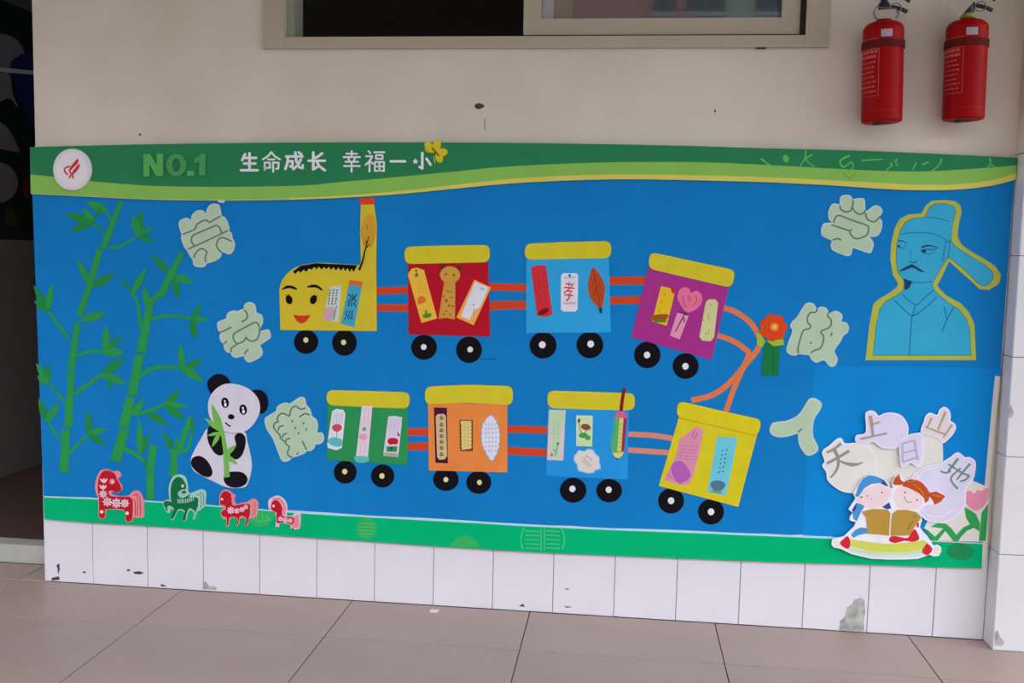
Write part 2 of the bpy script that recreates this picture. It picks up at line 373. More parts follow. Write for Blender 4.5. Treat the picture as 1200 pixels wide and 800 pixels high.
bor_top = [(51, 582.5), (107, 584.7), (175, 588), (252, 593.5), (347, 601), (442, 606.5), (577, 614), (600, 615.5), (705, 620.5), (800, 624), (900, 628), (975, 631), (1092, 634.5), (1153, 637.5)]
bor_bot = [(52, 608), (111, 612.5), (174, 616), (236, 620.5), (302, 625.5), (367, 630), (437, 634.5), (506, 639.5), (578, 644), (651, 648), (724, 651), (797, 654), (871, 657), (944, 659.5), (1017, 661.3), (1091, 664), (1151, 665.5)]
board = thing('display_board', 'long display board with green header, blue paper and green lower border', 'display board', 600, 650)
G_dark = mat('banner_green', (40, 128, 80), .6, .1, .04, 6)
G_lime = mat('banner_lime', (134, 190, 86), .6, .1, .05, 6)
G_yel = mat('banner_yellow', (208, 204, 96), .6, .1, .05, 6)
G_bor = mat('border_green', (0, 178, 114), .7, .05, .04, 6)
B1 = mat('blue_paper', (20, 123, 192), .8, .05, .06, 3.5, .06, 9)
B2 = mat('blue_paper_fresh', (16, 134, 206), .8, .05, .06, 3.5, .05, 9)
S_ = lambda p: smooth(p, 3, False)
HB = 7.0                                       # the header stands this many millimetres proud of the paper
cut('backing', top_edge + [(1189, 210.5), (1176, 400), (1163, 530), (1151, 665)] + bor_bot[::-1] + [(46, 400), (38, 227)], mat('backing_board', (215, 212, 205)), -13.4, 12.8, board)
def band(a, b, x0, x1):
    def ins(p, x):
        for q, r in zip(p, p[1:]):
            if q[0] <= x <= r[0]: t = (x - q[0]) / (r[0] - q[0]); return (x, q[1] + (r[1] - q[1]) * t)
        return p[0] if x < p[0][0] else p[-1]
    A = [ins(a, x0)] + [q for q in a if x0 < q[0] < x1] + [ins(a, x1)]
    Bq = [ins(b, x0)] + [q for q in b if x0 < q[0] < x1] + [ins(b, x1)]
    return A + Bq[::-1]
lb, bt = S_(lime_bot), S_(bor_top)
def up(p, d): return [(x, y + d) for x, y in p]
sheetA = [(37.7, 224)] + [q for q in up(lb, -4) if 38 < q[0] < 470] + [(470, 224), (466, 400), (466, 608)] + [(x, y - 1.5) for x, y in bt[::-1] if 60 < x < 466] + [(51, 581)]
cut('blue_sheet', sheetA, B1, -.6, .4, board)
sheetB = [(464, 224)] + [q for q in up(lb, -4) if 464 < q[0] < 962] + [(962, 212), (957, 440), (946, 560), (943, 626)] + [(x, y - 2.4) for x, y in bt[::-1] if 460 < x < 943] + [(460, 606)]
cut('blue_sheet', sheetB, B1, -.3, .3, board)
sheetC = [(960, 212)] + [q for q in up(lb, -4) if 962 < q[0] < 1189] + [(1189, 207), (1175, 400), (1172.5, 434), (954, 430)]
cut('blue_sheet', sheetC, B1, -.6, .4, board)
sheetD = [(955, 428), (1174, 432), (1168, 470), (1156, 566), (1153, 636), (1092, 633), (980, 629), (941, 627), (944, 560)]
cut('blue_sheet', sheetD, B2, -.2, .3, board)
cut('torn_paper_edge', [(70, 582.0)] + [(x, y - (1.6 if x < 340 else 2.6) + random.uniform(-.5, .7)) for x, y in bt if 80 < x < 980] + [(x, y + 1.5) for x, y in bt[::-1] if 70 < x < 985], mat('torn_white', (176, 216, 232)), .12, .15, board)
cut('green_header', S_(top_edge) + S_(lime_top)[::-1], G_dark, -.7, HB + .7, board)
cut('lime_wave', S_(lime_top) + S_(yel_top)[::-1], G_lime, -.7, HB + .7, board)
cut('yellow_edge', [q for q in S_(yel_top) if q[0] > 339] + [q for q in S_(lime_bot)[::-1] if q[0] > 339], G_yel, -.7, HB + .7, board)
cut('pale_edge', [q for q in S_(yel_top) if q[0] < 341] + [q for q in S_(lime_bot)[::-1] if q[0] < 341], mat('banner_pale', (156, 188, 116), .6, .1), -.7, HB + .7, board)
cut('green_border', bt + S_(bor_bot)[::-1], G_bor, -.6, 1.6, board)
cut('edge_strip', [(1166, 440), (1172, 441), (1168, 480), (1160, 566), (1157, 640), (1152, 666), (1150.5, 665), (1154, 566), (1162, 480)], mat('cream_strip', (214, 212, 200), .6), .2, 1.2, board)
# printed script on the header
k = C(880, 160, 3.75)
Mscr = mat('script_green', (92, 188, 88), .6)
for p_ in [curve(k(*p), 2.2, 1.2) for p in ([(42, 97), (80, 125), (118, 137)], [(238, 62), (236, 95), (214, 130)], [(268, 80), (240, 102), (278, 134)],
        [(432, 84), (390, 108), (405, 135), (440, 112), (445, 140), (420, 150)], [(483, 106), (530, 103), (575, 100)], [(640, 98), (620, 125), (590, 150)], [(608, 122), (632, 118), (640, 132)],
        [(722, 116), (716, 132), (706, 147)], [(752, 124), (778, 111)], [(836, 98), (822, 128), (790, 152)], [(1046, 95), (1048, 122), (1030, 142)], [(1048, 122), (1072, 136)])] + [ell(920.5, 186, 3.4, 4.6, -20, 14)]: prisms('printed_stroke', [p_], Mscr, HB, .12, board)
prisms('printed_stroke', [curve(k(*p), 1.3, 1) for p in ([(405, 160), (430, 182), (460, 158)], [(430, 182), (424, 190)])], mat('script_olive', (96, 160, 74), .6), HB, .12, board)
# printed medallions on the lower border
def clip_circle(cx, cy, r, y0f, y1f, n=40):
    return [(x, min(max(y, y0f(x)), y1f(x))) for x, y in ell(cx, cy, r, r, 0, n)]
def yon(p):
    def f(x):
        for q, r in zip(p, p[1:]):
            if q[0] <= x <= r[0]: return q[1] + (r[1] - q[1]) * (x - q[0]) / (r[0] - q[0])
        return p[-1][1]
    return f
yt, yb = yon(bor_top), yon(bor_bot)
ytm = lambda x: yt(x) + .8
ybm = lambda x: yb(x) - .8
Mmed = mat('medallion_green', (48, 178, 92), .6); Mmed2 = mat('medallion_line', (84, 196, 116), .6); Mmed3 = mat('medallion_dark', (22, 140, 84), .6)
cut('printed_medallion', clip_circle(429.5, 619, 12.5, ytm, ybm), Mmed, 1.0, .1, board)
cut('printed_medallion', clip_circle(545, 645, 18, ytm, ybm), Mmed, 1.0, .1, board)
cut('printed_medallion', clip_circle(306, 602, 15, ytm, ybm), Mmed, 1.0, .1, board)
cut('printed_medallion', ell(1125, 646, 16, 10, 5), Mmed3, 1.0, .1, board)
md = [[(612 + 2 * 0, 632)]]
ring = lambda r, a0, a1: [(636 + r * math.cos(math.radians(a)), 632 + r * math.sin(math.radians(a))) for a in range(a0, a1 + 1, 12)]
fr = [curve(ring(25.5, -34, 26), 1.3), curve(ring(25.5, 154, 214), 1.3)]
for y in (622, 627, 632, 637, 642):
    for a, b in ((616, 632), (640, 656)): fr.append(ribbon([(a, y - .3), (b, y + .5)], 1.2))
for x in (634, 638): fr.append(ribbon([(x, 618), (x, 645)], 1.2))
prisms('printed_medallion', fr, Mmed2, 1.0, .1, board)
prisms('printed_medallion', [ribbon([(421, y), (438, y + .6)], 1) for y in (613, 617, 621, 625)], Mmed2, 1.12, .1, board)
prisms('printed_medallion', [curve([(296, 606), (305, 611), (318, 607)], 1.2), ribbon([(300, 601), (302, 608)], 1.2), ribbon([(307, 601), (308, 609)], 1.2), ribbon([(313, 602), (314, 607)], 1.2)], Mmed2, 1.12, .1, board)

# header: badge, raised figures, slogan, butterfly
b = thing('round_badge', 'round white badge with red torch emblem on the green header', 'badge', 87.4, 224)
k = C(50, 160, 5.217)
cut('badge_disc', ell(87.5, 199, 22, 24.2, 0, 48), mat('badge_white', (214, 216, 216), .35, .4, .02), HB, 9, b)
ro = ell(87.5, 199, 18.3, 20.2, 0, 48)
cut('inner_disc', ro, mat('badge_white2', (224, 226, 226), .35, .4, .02), HB + 9, .35, b)
prisms('torch_emblem', [smooth(k(*p), 4) for p in ([(230, 138), (234, 162), (205, 192), (186, 210), (180, 198), (196, 176)], [(241, 168), (241, 190), (222, 218), (200, 232), (196, 222), (214, 196)])] +
       [curve(k((182, 184), (156, 194), (152, 216), (172, 236)), 1.9), curve(k((178, 208), (190, 232), (178, 256)), 1.8), curve(k((208, 220), (200, 240), (203, 258)), 1.7)], mat('emblem_red', (206, 40, 52), .5), HB + 9.35, .3, b)
Mno = mat('acrylic_green', (76, 172, 84), .35, .4, .03)
k = C(50, 160, 5.217)
GN = 'raised green header characters'
def raised(nm, polys, label, group, m, lay, th): return tag(prisms(nm, polys, m, lay, th), label, 'letter', group)
raised('raised_letter', [k((627, 110), (668, 108), (708, 180), (708, 106), (745, 106), (745, 243), (706, 244), (664, 172), (664, 245), (627, 246))], 'raised green letter N on the dark green header', GN, Mno, HB, 6)
oo = [(x, y) for x, y in ell(*k((827, 176))[0], 11.6, 13.4, 0, 32)]; oi = ell(*k((827, 176))[0], 5.0, 7.6, 0, 32)
raised('raised_letter', [oo[:17] + oi[:17][::-1], oo[16:] + [oo[0]] + [oi[0]] + oi[16:][::-1]], 'raised green letter O between the N and the dot', GN, mat('acrylic_green_dull', (66, 150, 84), .35, .4, .03), HB, 6)
raised('raised_dot', [k((893, 210), (934, 209), (934, 242), (893, 243))], 'small raised green square dot before the figure 1', GN, Mno, HB, 6)
raised('raised_figure', [k((937, 138), (968, 122), (978, 106), (1003, 105), (1003, 239), (966, 240), (966, 158), (940, 166))], 'raised green figure 1 ending the NO.1 on the header', GN, MATS['acrylic_green_dull'], HB, 6)
k = C(270, 160, 4.444)
Mwh = mat('slogan_white', (226, 232, 236), .5, .3, .02)
STK = {
    '生': ((55, 85, 150, 182), [[(28,8),(12,40)],[(18,28),(88,28)],[(52,4),(52,94)],[(22,58),(84,58)],[(6,94),(96,94)]], 'white character 生, first of the header slogan'),
    '命': ((170, 80, 265, 185), [[(50,2),(32,22),(4,38)],[(50,2),(68,22),(97,38)],[(32,38),(68,38)],[(14,54),(14,90)],[(14,54),(42,54),(42,80),(14,80)],[(60,54),(90,54),(88,84),(76,84)],[(60,52),(60,99)]], 'white character 命, second of the header slogan'),
    '成': ((287, 80, 385, 175), [[(8,26),(94,26)],[(18,26),(15,60),(4,94)],[(18,52),(42,52),(40,84),(30,80)],[(56,4),(62,50),(78,86),(95,90),(96,74)],[(86,42),(70,74),(46,95)],[(74,4),(88,14)]], 'white character 成, third of the header slogan'),
    '长': ((408, 80, 500, 182), [[(80,8),(58,24),(38,32)],[(4,46),(96,46)],[(30,4),(30,90),(52,78)],[(48,48),(64,74),(95,94)]], 'white character 长, just before the gap in the slogan'),
    '幸': ((588, 75, 682, 185), [[(22,14),(80,14)],[(50,2),(50,30)],[(6,30),(96,30)],[(32,36),(38,48)],[(68,36),(62,48)],[(16,52),(86,52)],[(8,72),(94,72)],[(50,52),(50,99)]], 'white character 幸, just after the gap in the slogan'),
    '福': ((705, 75, 808, 185), [[(18,2),(26,12)],[(5,26),(36,26),(22,50),(3,66)],[(22,46),(22,98)],[(30,52),(39,62)],[(46,7),(97,7)],[(55,21),(88,21),(88,38),(55,38),(55,21)],[(49,53),(95,53),(95,95),(49,95),(49,53)],[(72,53),(72,95)],[(49,74),(95,74)]], 'white character 福 to the left of the dash-like character'),
    '一': ((835, 120, 916, 140), [[(4,50),(96,50)]], 'white character 一, a single stroke in the slogan'),
    '小': ((950, 85, 1050, 176), [[(52,2),(52,90),(38,82)],[(74,34),(95,68)]], 'white character 小 beside the yellow butterfly'),
}
for ch, (bx, sts, lab) in STK.items():
    (x0, y0), (x1, y1) = k((bx[0], bx[1]), (bx[2], bx[3])); wd = 2.1 if ch in '福命幸' else 2.9
    P = []
    for st in sts:
        pp = [(x0 + a / 100 * (x1 - x0), y0 + b_ / 100 * (y1 - y0)) for a, b_ in st]
        for a_, b_ in zip(pp, pp[1:]): P.append(ribbon([a_, b_], wd))
        for c_ in pp: P.append(ell(*c_, wd / 2, wd / 2, 0, 10))
    if ch == '小':
        cx, cy = x0 + .16 * (x1 - x0), y0 + .5 * (y1 - y0)
        P.append([(cx + (3.6 if i % 2 == 0 else 1.7) * math.sin(i * math.pi / 5), cy - (3.6 if i % 2 == 0 else 1.7) * math.cos(i * math.pi / 5)) for i in range(10)])
    tag(prisms('slogan_character', P, Mwh, HB, 2.0), lab, 'letter', 'white slogan characters on the header')
bf = thing('butterfly_cutout', 'small yellow butterfly cutout at the end of the header slogan', 'butterfly', 510, 190)
Mby = pap('butterfly', 214, 196, 44)
for ie, e in enumerate(((1042, 58, 34, 21, 45), (1078, 46, 20, 32, 15), (1104, 84, 30, 21, -10), (1090, 110, 19, 28, -15))):
    (cx, cy), = k((e[0], e[1])); cut('wing', ell(cx, cy, e[2] / 4.444, e[3] / 4.444, e[4], 20), Mby, HB, 2.2 + .1 * ie, bf)
lines('butterfly_body', [k((1052, 58), (1072, 82), (1090, 104))], 1.8, pap('butterfly_line', 120, 100, 30), HB + 2.5, bf, .4)
lines('antenna', [k((1060, 105), (1066, 125), (1068, 140)), k((1014, 66), (1024, 78), (1040, 84))], .9, Mby, HB, bf, .6)
tag(cut('paper_scrap', [(257, 234), (264, 234.5), (265, 236.5), (262, 238), (256, 236.5)], pap('scrap', 196, 206, 206), HB + .1, .4), 'tiny torn white scrap under the header above 崇', 'paper scrap')

# ------------------------------------------------------------------ bamboo
Mb = [pap('bamboo%d' % i, *c) for i, c in enumerate(((38, 138, 66), (46, 152, 74), (32, 122, 58)))]
def bamboo(label, px, py, segs, brs, lvs):
    t = thing('bamboo_cutout', label, 'bamboo', px, py, 'green paper bamboo on the left')
    for a, b2, w0, w1 in segs:
        dx, dy = b2[0] - a[0], b2[1] - a[1]; d = math.hypot(dx, dy); a = (a[0] - dx / d * 1.0, a[1] - dy / d * 1.0); dx, dy = dx * (1 + 2 / d), dy * (1 + 2 / d); d += 2; ux, uy = dx / d, dy / d; nx, ny = -uy, ux
        f = lambda s, h: (a[0] + dx * s + nx * h, a[1] + dy * s + ny * h)
        pts = [f(0, w0 * .58), f(.06, w0 * .46), f(.5, (w0 + w1) * .235), f(.94, w1 * .48), f(1, w1 * .62), f(1, -w1 * .62), f(.94, -w1 * .48), f(.5, -(w0 + w1) * .235), f(.06, -w0 * .46), f(0, -w0 * .58)]
        cut('stalk_segment', pts, Mb[1], .5, .6, t)
    for i, (p, w0) in enumerate(brs): prisms('branch', [curve(p, w0, w0 * .85)], Mb[1], .1, .34 + .03 * (i % 3), t)
    for i, (a, b2, w0) in enumerate(lvs): cut('leaf', leafpts(a, b2, w0 * 1.2), Mb[i % 2], .5, .3 + .04 * (i % 6), t)
    return t
bamboo('tallest green paper bamboo at the far left edge of the board', 75, 552,
       [((142, 237), (121, 290), 6, 8), ((117, 293), (105, 333), 8, 8), ((105, 335), (93, 369), 7, 8), ((91, 378), (83.5, 429), 7, 9), ((84, 433), (80, 499), 8, 10), ((77.5, 504), (75, 552), 10, 11)],
       [([(122, 274), (116, 267), (110, 264)], 3), ([(132, 262), (126, 250), (122, 246)], 3), ([(128, 290), (141, 289), (158, 278)], 3.6), ([(81, 397), (68, 380), (57, 365)], 4), ([(90, 417), (105, 411.5), (124, 412)], 4),
        ([(87, 462), (120, 438)], 5), ([(76, 471), (58, 450)], 3), ([(71, 516), (57, 496)], 3), ([(81, 531), (103, 509)], 4)],
       [((112, 262), (75, 250), 9), ((109, 258), (97, 244), 6), ((107, 262), (82, 271), 7), ((126, 247), (101, 236), 9), ((110, 256), (120, 240), 4), ((163, 277), (155, 251), 8), ((164, 275), (165, 245), 7), ((162, 274), (180, 267), 5), ((162, 274), (180, 284), 7),
        ((105, 333), (90, 302), 7), ((108, 335), (135, 321), 9), ((96, 375), (125, 366), 9), ((56, 363), (39.5, 334), 7), ((56, 363), (61, 332), 7), ((57, 364), (40, 352), 8), ((124, 413), (124.5, 381), 8), ((124, 411), (144, 393), 6), ((121, 413), (146, 412), 9),
        ((119, 440), (147, 418), 9), ((119, 439), (149, 449), 8), ((128, 443), (131, 458), 4), ((57, 450), (42.5, 425), 7), ((56, 450), (56, 426), 7), ((57, 449), (44, 440), 8), ((55, 494), (45.5, 466), 7), ((54, 494), (70, 472), 8),
        ((105, 510), (103, 480), 7), ((104, 508), (125, 502), 7), ((104, 508), (124, 522), 7)])
bamboo('tall leaning green paper bamboo left of the 孝 character', 137, 540,
       [((213, 297), (188, 346), 7, 9), ((177, 350), (165.5, 411), 9, 11), ((163.5, 416), (155, 462), 11, 11), ((153, 466), (145, 499), 11, 13), ((146, 503), (135.5, 539), 12, 13)],
       [([(186, 346), (176, 354)], 7), ([(165, 384), (161, 355), (154, 342)], 4), ([(177, 374), (199, 369.5), (224, 373)], 4), ([(163, 441), (182, 430.5), (211, 430.5)], 5), ([(158, 486), (175, 481), (194, 473)], 4), ([(143, 525), (155, 530), (168, 539)], 5)],
       [((200, 321), (177, 298), 7), ((203, 323), (228, 331), 8), ((205, 325), (208.5, 351), 7), ((174, 362), (169, 335), 7), ((156, 344), (140, 324), 3.5), ((155, 344), (172, 313), 7), ((225, 375), (236, 356), 6), ((226, 374), (246, 374), 5), ((225, 372), (229, 398), 8),
        ((214, 434), (211, 402), 7), ((215, 433), (238, 420), 8), ((211, 429), (239, 447), 9), ((193, 474), (213, 456), 7), ((193, 473), (221, 476), 6), ((193, 474), (217, 492), 8), ((155, 486), (170, 467), 7), ((173, 483), (197, 498), 8), ((164, 532), (163.5, 492), 7), ((164, 531), (175, 508), 7)])
bamboo('short green paper bamboo stump between two paper horses', 176, 584, [((180, 522), (176, 551), 9, 9), ((176.5, 554), (176, 584), 10, 9)], [([(168, 537), (172, 549)], 3)], [((172, 549), (168, 536), 3)])
bamboo('small forked green bamboo shoot right above the green horse', 203, 556, [((204, 527), (203, 557), 8, 10)], [([(208, 531), (220, 525), (226, 503)], 4), ([(209, 528), (224, 489)], 7.5)], [((203, 530), (190.5, 504), 6), ((207, 524), (206, 512), 4), ((226, 508), (224, 484), 4)])

# ------------------------------------------------------------------ the six big paper characters
Mcg = pap('char_green', 178, 204, 172); Mcw = pap('char_edge', 190, 208, 206); Mink = mat('grey_ink', (96, 118, 108), .8)
def bigchar(lab, x0, y0, s, outline, inks, dots=(), lw=1.8):
    k = C(x0, y0, s); o = smooth(k(*outline), 3)
    cx = sum(p[0] for p in o) / len(o); cy = max(p[1] for p in o)
    t = thing('paper_character', lab, 'paper character', cx, cy, 'pale green puffy characters')
    cut('white_edge', grow(o, 1.0), Mcw, 0, 2.2, t); cut('green_face', grow(o, -.5), Mcg, 2.2, .3, t)
    lines('ink_line', [k(*p) for p in inks], lw, Mink, 2.5, t)
    if dots: prisms('ink_dot', [ell(*k(d)[0], 1.2, 1.4, 0, 10) for d in dots], Mink, 2.5, .12, t)
s9 = 8.889
bigchar('puffy pale green character 崇 just under the green header', 200, 230, s9, [(95, 285), (110, 255), (160, 232), (190, 240), (205, 262), (222, 255), (232, 200), (265, 165), (310, 150), (340, 160), (360, 185), (380, 180), (385, 140), (420, 95), (470, 85), (505, 105), (525, 205), (555, 220), (580, 255), (605, 330), (600, 360), (630, 390), (638, 440), (655, 470), (662, 510), (640, 575), (605, 595), (570, 580), (520, 570), (520, 620), (480, 655), (420, 680), (375, 690), (350, 725), (300, 730), (250, 715), (240, 660), (215, 625), (180, 560), (150, 520), (120, 440), (125, 395), (105, 340)],
        [[(130, 395), (250, 345), (275, 295), (340, 255), (380, 252), (410, 270), (470, 235), (525, 205)], [(180, 550), (340, 480), (520, 395), (600, 355)], [(250, 515), (220, 470), (225, 425), (260, 395), (400, 335), (480, 305), (515, 330), (535, 385)], [(245, 640), (265, 590), (310, 548), (350, 552), (380, 585), (362, 635), (372, 685)], [(640, 470), (590, 445), (545, 430), (505, 445), (480, 500), (500, 550), (530, 580)]])
bigchar('puffy pale green character 孝 to the left of the smiling locomotive', 245, 345, s9, [(95, 310), (110, 285), (185, 255), (195, 210), (230, 180), (275, 175), (300, 185), (330, 165), (370, 155), (375, 115), (400, 92), (440, 88), (475, 115), (482, 150), (488, 190), (515, 205), (545, 222), (555, 260), (550, 300), (535, 330), (530, 385), (610, 370), (630, 400), (635, 440), (610, 465), (530, 520), (530, 545), (550, 590), (535, 640), (450, 690), (410, 695), (380, 665), (375, 630), (330, 640), (280, 650), (245, 630), (235, 600), (200, 595), (170, 565), (160, 510), (130, 480), (120, 430), (135, 400), (105, 370)],
        [[(115, 390), (150, 382), (235, 338)], [(340, 285), (385, 260), (402, 225), (390, 180), (365, 158)], [(235, 600), (235, 560), (300, 515), (370, 480), (385, 445)], [(300, 515), (265, 480), (255, 430), (280, 395), (400, 330), (485, 288), (520, 320), (530, 370), (520, 430), (495, 470), (445, 485), (405, 465), (385, 440)], [(375, 625), (385, 595), (412, 572)], [(160, 510), (190, 485)]])
bigchar('puffy pale green character 廉 between the panda and the green carriage', 300, 455, s9, [(100, 330), (125, 295), (215, 240), (225, 200), (270, 165), (320, 155), (355, 165), (430, 115), (475, 95), (505, 110), (520, 175), (555, 215), (570, 265), (580, 295), (625, 330), (638, 400), (630, 465), (680, 465), (700, 500), (695, 545), (660, 570), (610, 575), (605, 610), (570, 640), (530, 640), (500, 670), (460, 685), (420, 700), (370, 715), (340, 745), (290, 750), (265, 725), (240, 660), (180, 510), (120, 420)],
        [[(380, 715), (345, 700), (330, 665), (350, 610), (320, 580), (300, 550), (260, 520), (250, 480), (210, 440), (187, 400), (200, 355), (235, 345), (225, 310), (255, 265), (300, 262), (350, 285), (360, 240), (380, 200), (420, 185), (470, 215), (520, 200)], [(235, 440), (245, 400), (290, 385)], [(280, 515), (285, 485), (325, 462)], [(310, 560), (320, 530), (360, 515)], [(455, 298), (510, 262), (565, 275)], [(485, 545), (530, 640)], [(430, 690), (440, 665)]],
        ((380, 340), (412, 408), (445, 465), (497, 360), (525, 425)))
bigchar('puffy pale green character 学 left of the scholar portrait hat', 950, 220, s9, [(190, 290), (190, 250), (215, 190), (250, 170), (305, 180), (310, 120), (330, 90), (385, 82), (420, 100), (430, 140), (450, 125), (520, 115), (555, 130), (560, 230), (590, 245), (650, 200), (690, 190), (735, 225), (735, 260), (700, 310), (730, 340), (735, 400), (710, 470), (670, 500), (600, 505), (640, 560), (645, 600), (625, 660), (590, 668), (450, 620), (425, 640), (410, 690), (370, 700), (250, 655), (220, 625), (215, 590), (225, 545), (130, 500), (115, 460), (125, 400), (150, 375), (235, 365), (195, 325)],
        [[(300, 180), (315, 225), (360, 250), (410, 240), (432, 200), (440, 130)], [(437, 210), (460, 250), (510, 275), (555, 260), (565, 230)], [(570, 260), (585, 320), (630, 350), (670, 350), (720, 300)], [(235, 365), (260, 305), (300, 290), (450, 345), (570, 385), (600, 410), (590, 480), (550, 510), (480, 530), (430, 505), (405, 455), (430, 435)], [(215, 385), (410, 450)], [(225, 545), (280, 530), (315, 548)]])
bigchar('puffy pale green character 做 right beside the red paper flower', 910, 340, 8, [(135, 340), (150, 300), (200, 250), (260, 150), (300, 122), (345, 135), (375, 180), (410, 162), (450, 165), (475, 195), (480, 235), (510, 210), (560, 200), (600, 225), (610, 250), (600, 295), (650, 310), (670, 350), (655, 395), (620, 420), (590, 480), (535, 560), (550, 610), (565, 640), (550, 690), (520, 710), (490, 695), (450, 650), (400, 660), (370, 670), (330, 645), (310, 605), (250, 595), (205, 590), (170, 605), (115, 590), (100, 550), (120, 480), (155, 380)],
        [[(205, 590), (200, 540), (235, 410), (260, 370), (300, 360), (318, 335), (290, 300), (290, 250), (315, 210), (365, 205), (380, 170)], [(480, 215), (480, 245), (505, 270), (512, 310), (490, 350), (430, 375), (415, 395), (440, 430), (435, 480), (410, 540), (350, 565), (318, 588)], [(505, 430), (520, 395)]], ((320, 492),))
bigchar('puffy pale green character 人 with two legs, right of the yellow carriage', 895, 455, s9, [(75, 400), (95, 370), (140, 355), (230, 345), (330, 305), (390, 250), (440, 170), (480, 115), (530, 110), (590, 150), (590, 200), (530, 290), (510, 350), (500, 430), (510, 510), (555, 600), (550, 650), (480, 690), (430, 670), (380, 590), (365, 520), (360, 460), (300, 475), (230, 495), (150, 498), (90, 475), (70, 440)], [[(355, 455), (395, 418)]])

# ------------------------------------------------------------------ panda with bamboo sprig
k = C(215, 430, 5.336)
Mpw = pap('panda_white', 212, 210, 222); Mpk = pap('panda_black', 24, 22, 28)
t = thing('panda_cutout', 'white and black paper panda sitting above the paper horses', 'panda', 264, 571)
cut('body', k((150, 385), (120, 430), (80, 500), (50, 560), (48, 600), (60, 640), (100, 670), (180, 710), (265, 748), (330, 755), (390, 745), (415, 690), (428, 620), (420, 550), (400, 470), (380, 400), (300, 410), (220, 380)), Mpw, 0, 1, t, 3)
for p in ([(150, 105), (160, 75), (200, 45), (245, 45), (280, 70), (292, 100), (250, 130), (200, 160), (170, 160), (155, 135)], [(425, 150), (470, 140), (510, 160), (530, 200), (528, 250), (510, 280), (480, 290), (455, 240), (435, 180)]): cut('ear', k(*p), Mpk, .9, .6, t, 3)
for p in ([(152, 390), (170, 365), (200, 360), (225, 400), (250, 480), (258, 530), (235, 552), (200, 540), (165, 490), (150, 440)], [(320, 440), (335, 415), (365, 412), (388, 440), (388, 490), (370, 545), (340, 575), (310, 570), (290, 550), (310, 520), (330, 490)]): cut('arm', k(*p), Mpk, 1, .5, t, 3)
for p in ([(48, 590), (65, 562), (105, 555), (150, 585), (180, 640), (178, 675), (150, 688), (105, 670), (60, 630)], [(252, 700), (265, 665), (310, 652), (370, 658), (400, 690), (395, 725), (360, 748), (310, 752), (270, 735)]): cut('foot', k(*p), Mpk, 1, .5, t, 3)
hd = cut('head', k((155, 240), (165, 190), (200, 140), (250, 108), (310, 103), (380, 120), (440, 160), (475, 215), (478, 280), (450, 340), (410, 385), (370, 403), (300, 410), (250, 395), (200, 355), (165, 310)), Mpw, 1.6, .6, t, 3)
Mhi = pap('highlight', 236, 236, 244)
for cx, cy in ((262, 222), (375, 265)):
    e = cut('eye', ell(*k((cx, cy))[0], 4.5, 6.2, -8), Mpk, 2.2, .25, t)
    prisms('eye_glint', [ell(*k((cx + 2, cy + 12))[0], 1.5, 2.4, 0, 12), ell(*k((cx - 2, cy - 10))[0], 1.1, 1.3, 0, 10)], Mhi, 2.45, .1, e)
cut('nose', ell(*k((300, 310))[0], 3.9, 3.1, 10), Mpk, 2.2, .25, t)
prisms('mouth', [curve(k((264, 345), (279, 361), (298, 369)), 1.8, 1.5)], Mpk, 2.2, .25, t)
lines('neck_line', [k((240, 398), (300, 412), (355, 409))], .8, pap('soft_grey', 150, 150, 162), 2.2, t)
t = thing('bamboo_sprig', 'bright green bamboo sprig held by the paper panda', 'bamboo', 266, 559)
Msp = pap('sprig', 116, 186, 82)
cut('stem', k((258, 690), (292, 685), (285, 600), (277, 520), (262, 430), (248, 370), (225, 375), (238, 430), (250, 520), (255, 600)), Msp, 2.4, .5, t)
for il, (a, b2, w0) in enumerate((((244, 420), (178, 230), 50), ((240, 400), (133, 316), 34), ((230, 408), (150, 428), 22), ((232, 405), (180, 500), 28), ((262, 550), (332, 485), 32), ((262, 545), (342, 610), 30))):
    cut('leaf', leafpts(k(a)[0], k(b2)[0], w0 / 5.336), Msp, 2.5, .5 + .05 * il, t)

# ------------------------------------------------------------------ paper horses
Mrd = pap('horse_red', 186, 30, 42); Mpk2 = pap('horse_pink', 226, 140, 150); Mpl = pap('horse_pale', 226, 196, 212); Mgn = pap('horse_green', 22, 110, 66); Mgp = pap('horse_mint', 160, 206, 190); Mcr = pap('cream_dot', 240, 220, 190)
def flower(cx, cy, r, n=8):
    return [ell(cx + r * .62 * math.cos(2 * math.pi * i / n), cy + r * .62 * math.sin(2 * math.pi * i / n), r * .36, r * .2, 360 * i / n, 10) for i in range(n)] + [ell(cx, cy, r * .22, r * .22, 0, 10)]
GH = 'paper cut horses along the lower border'
def horse(lab, x0, y0, s, base, outline, bodyp, mb, me_):
    k = C(x0, y0, s); t = thing('paper_horse', lab, 'horse', *k(base)[0], GH)
    cut('pale_edge', k(*outline), me_, 1, 2.0, t, 3); cut('body', k(*bodyp), mb, 3.0, .3, t, 3)
    return t, k
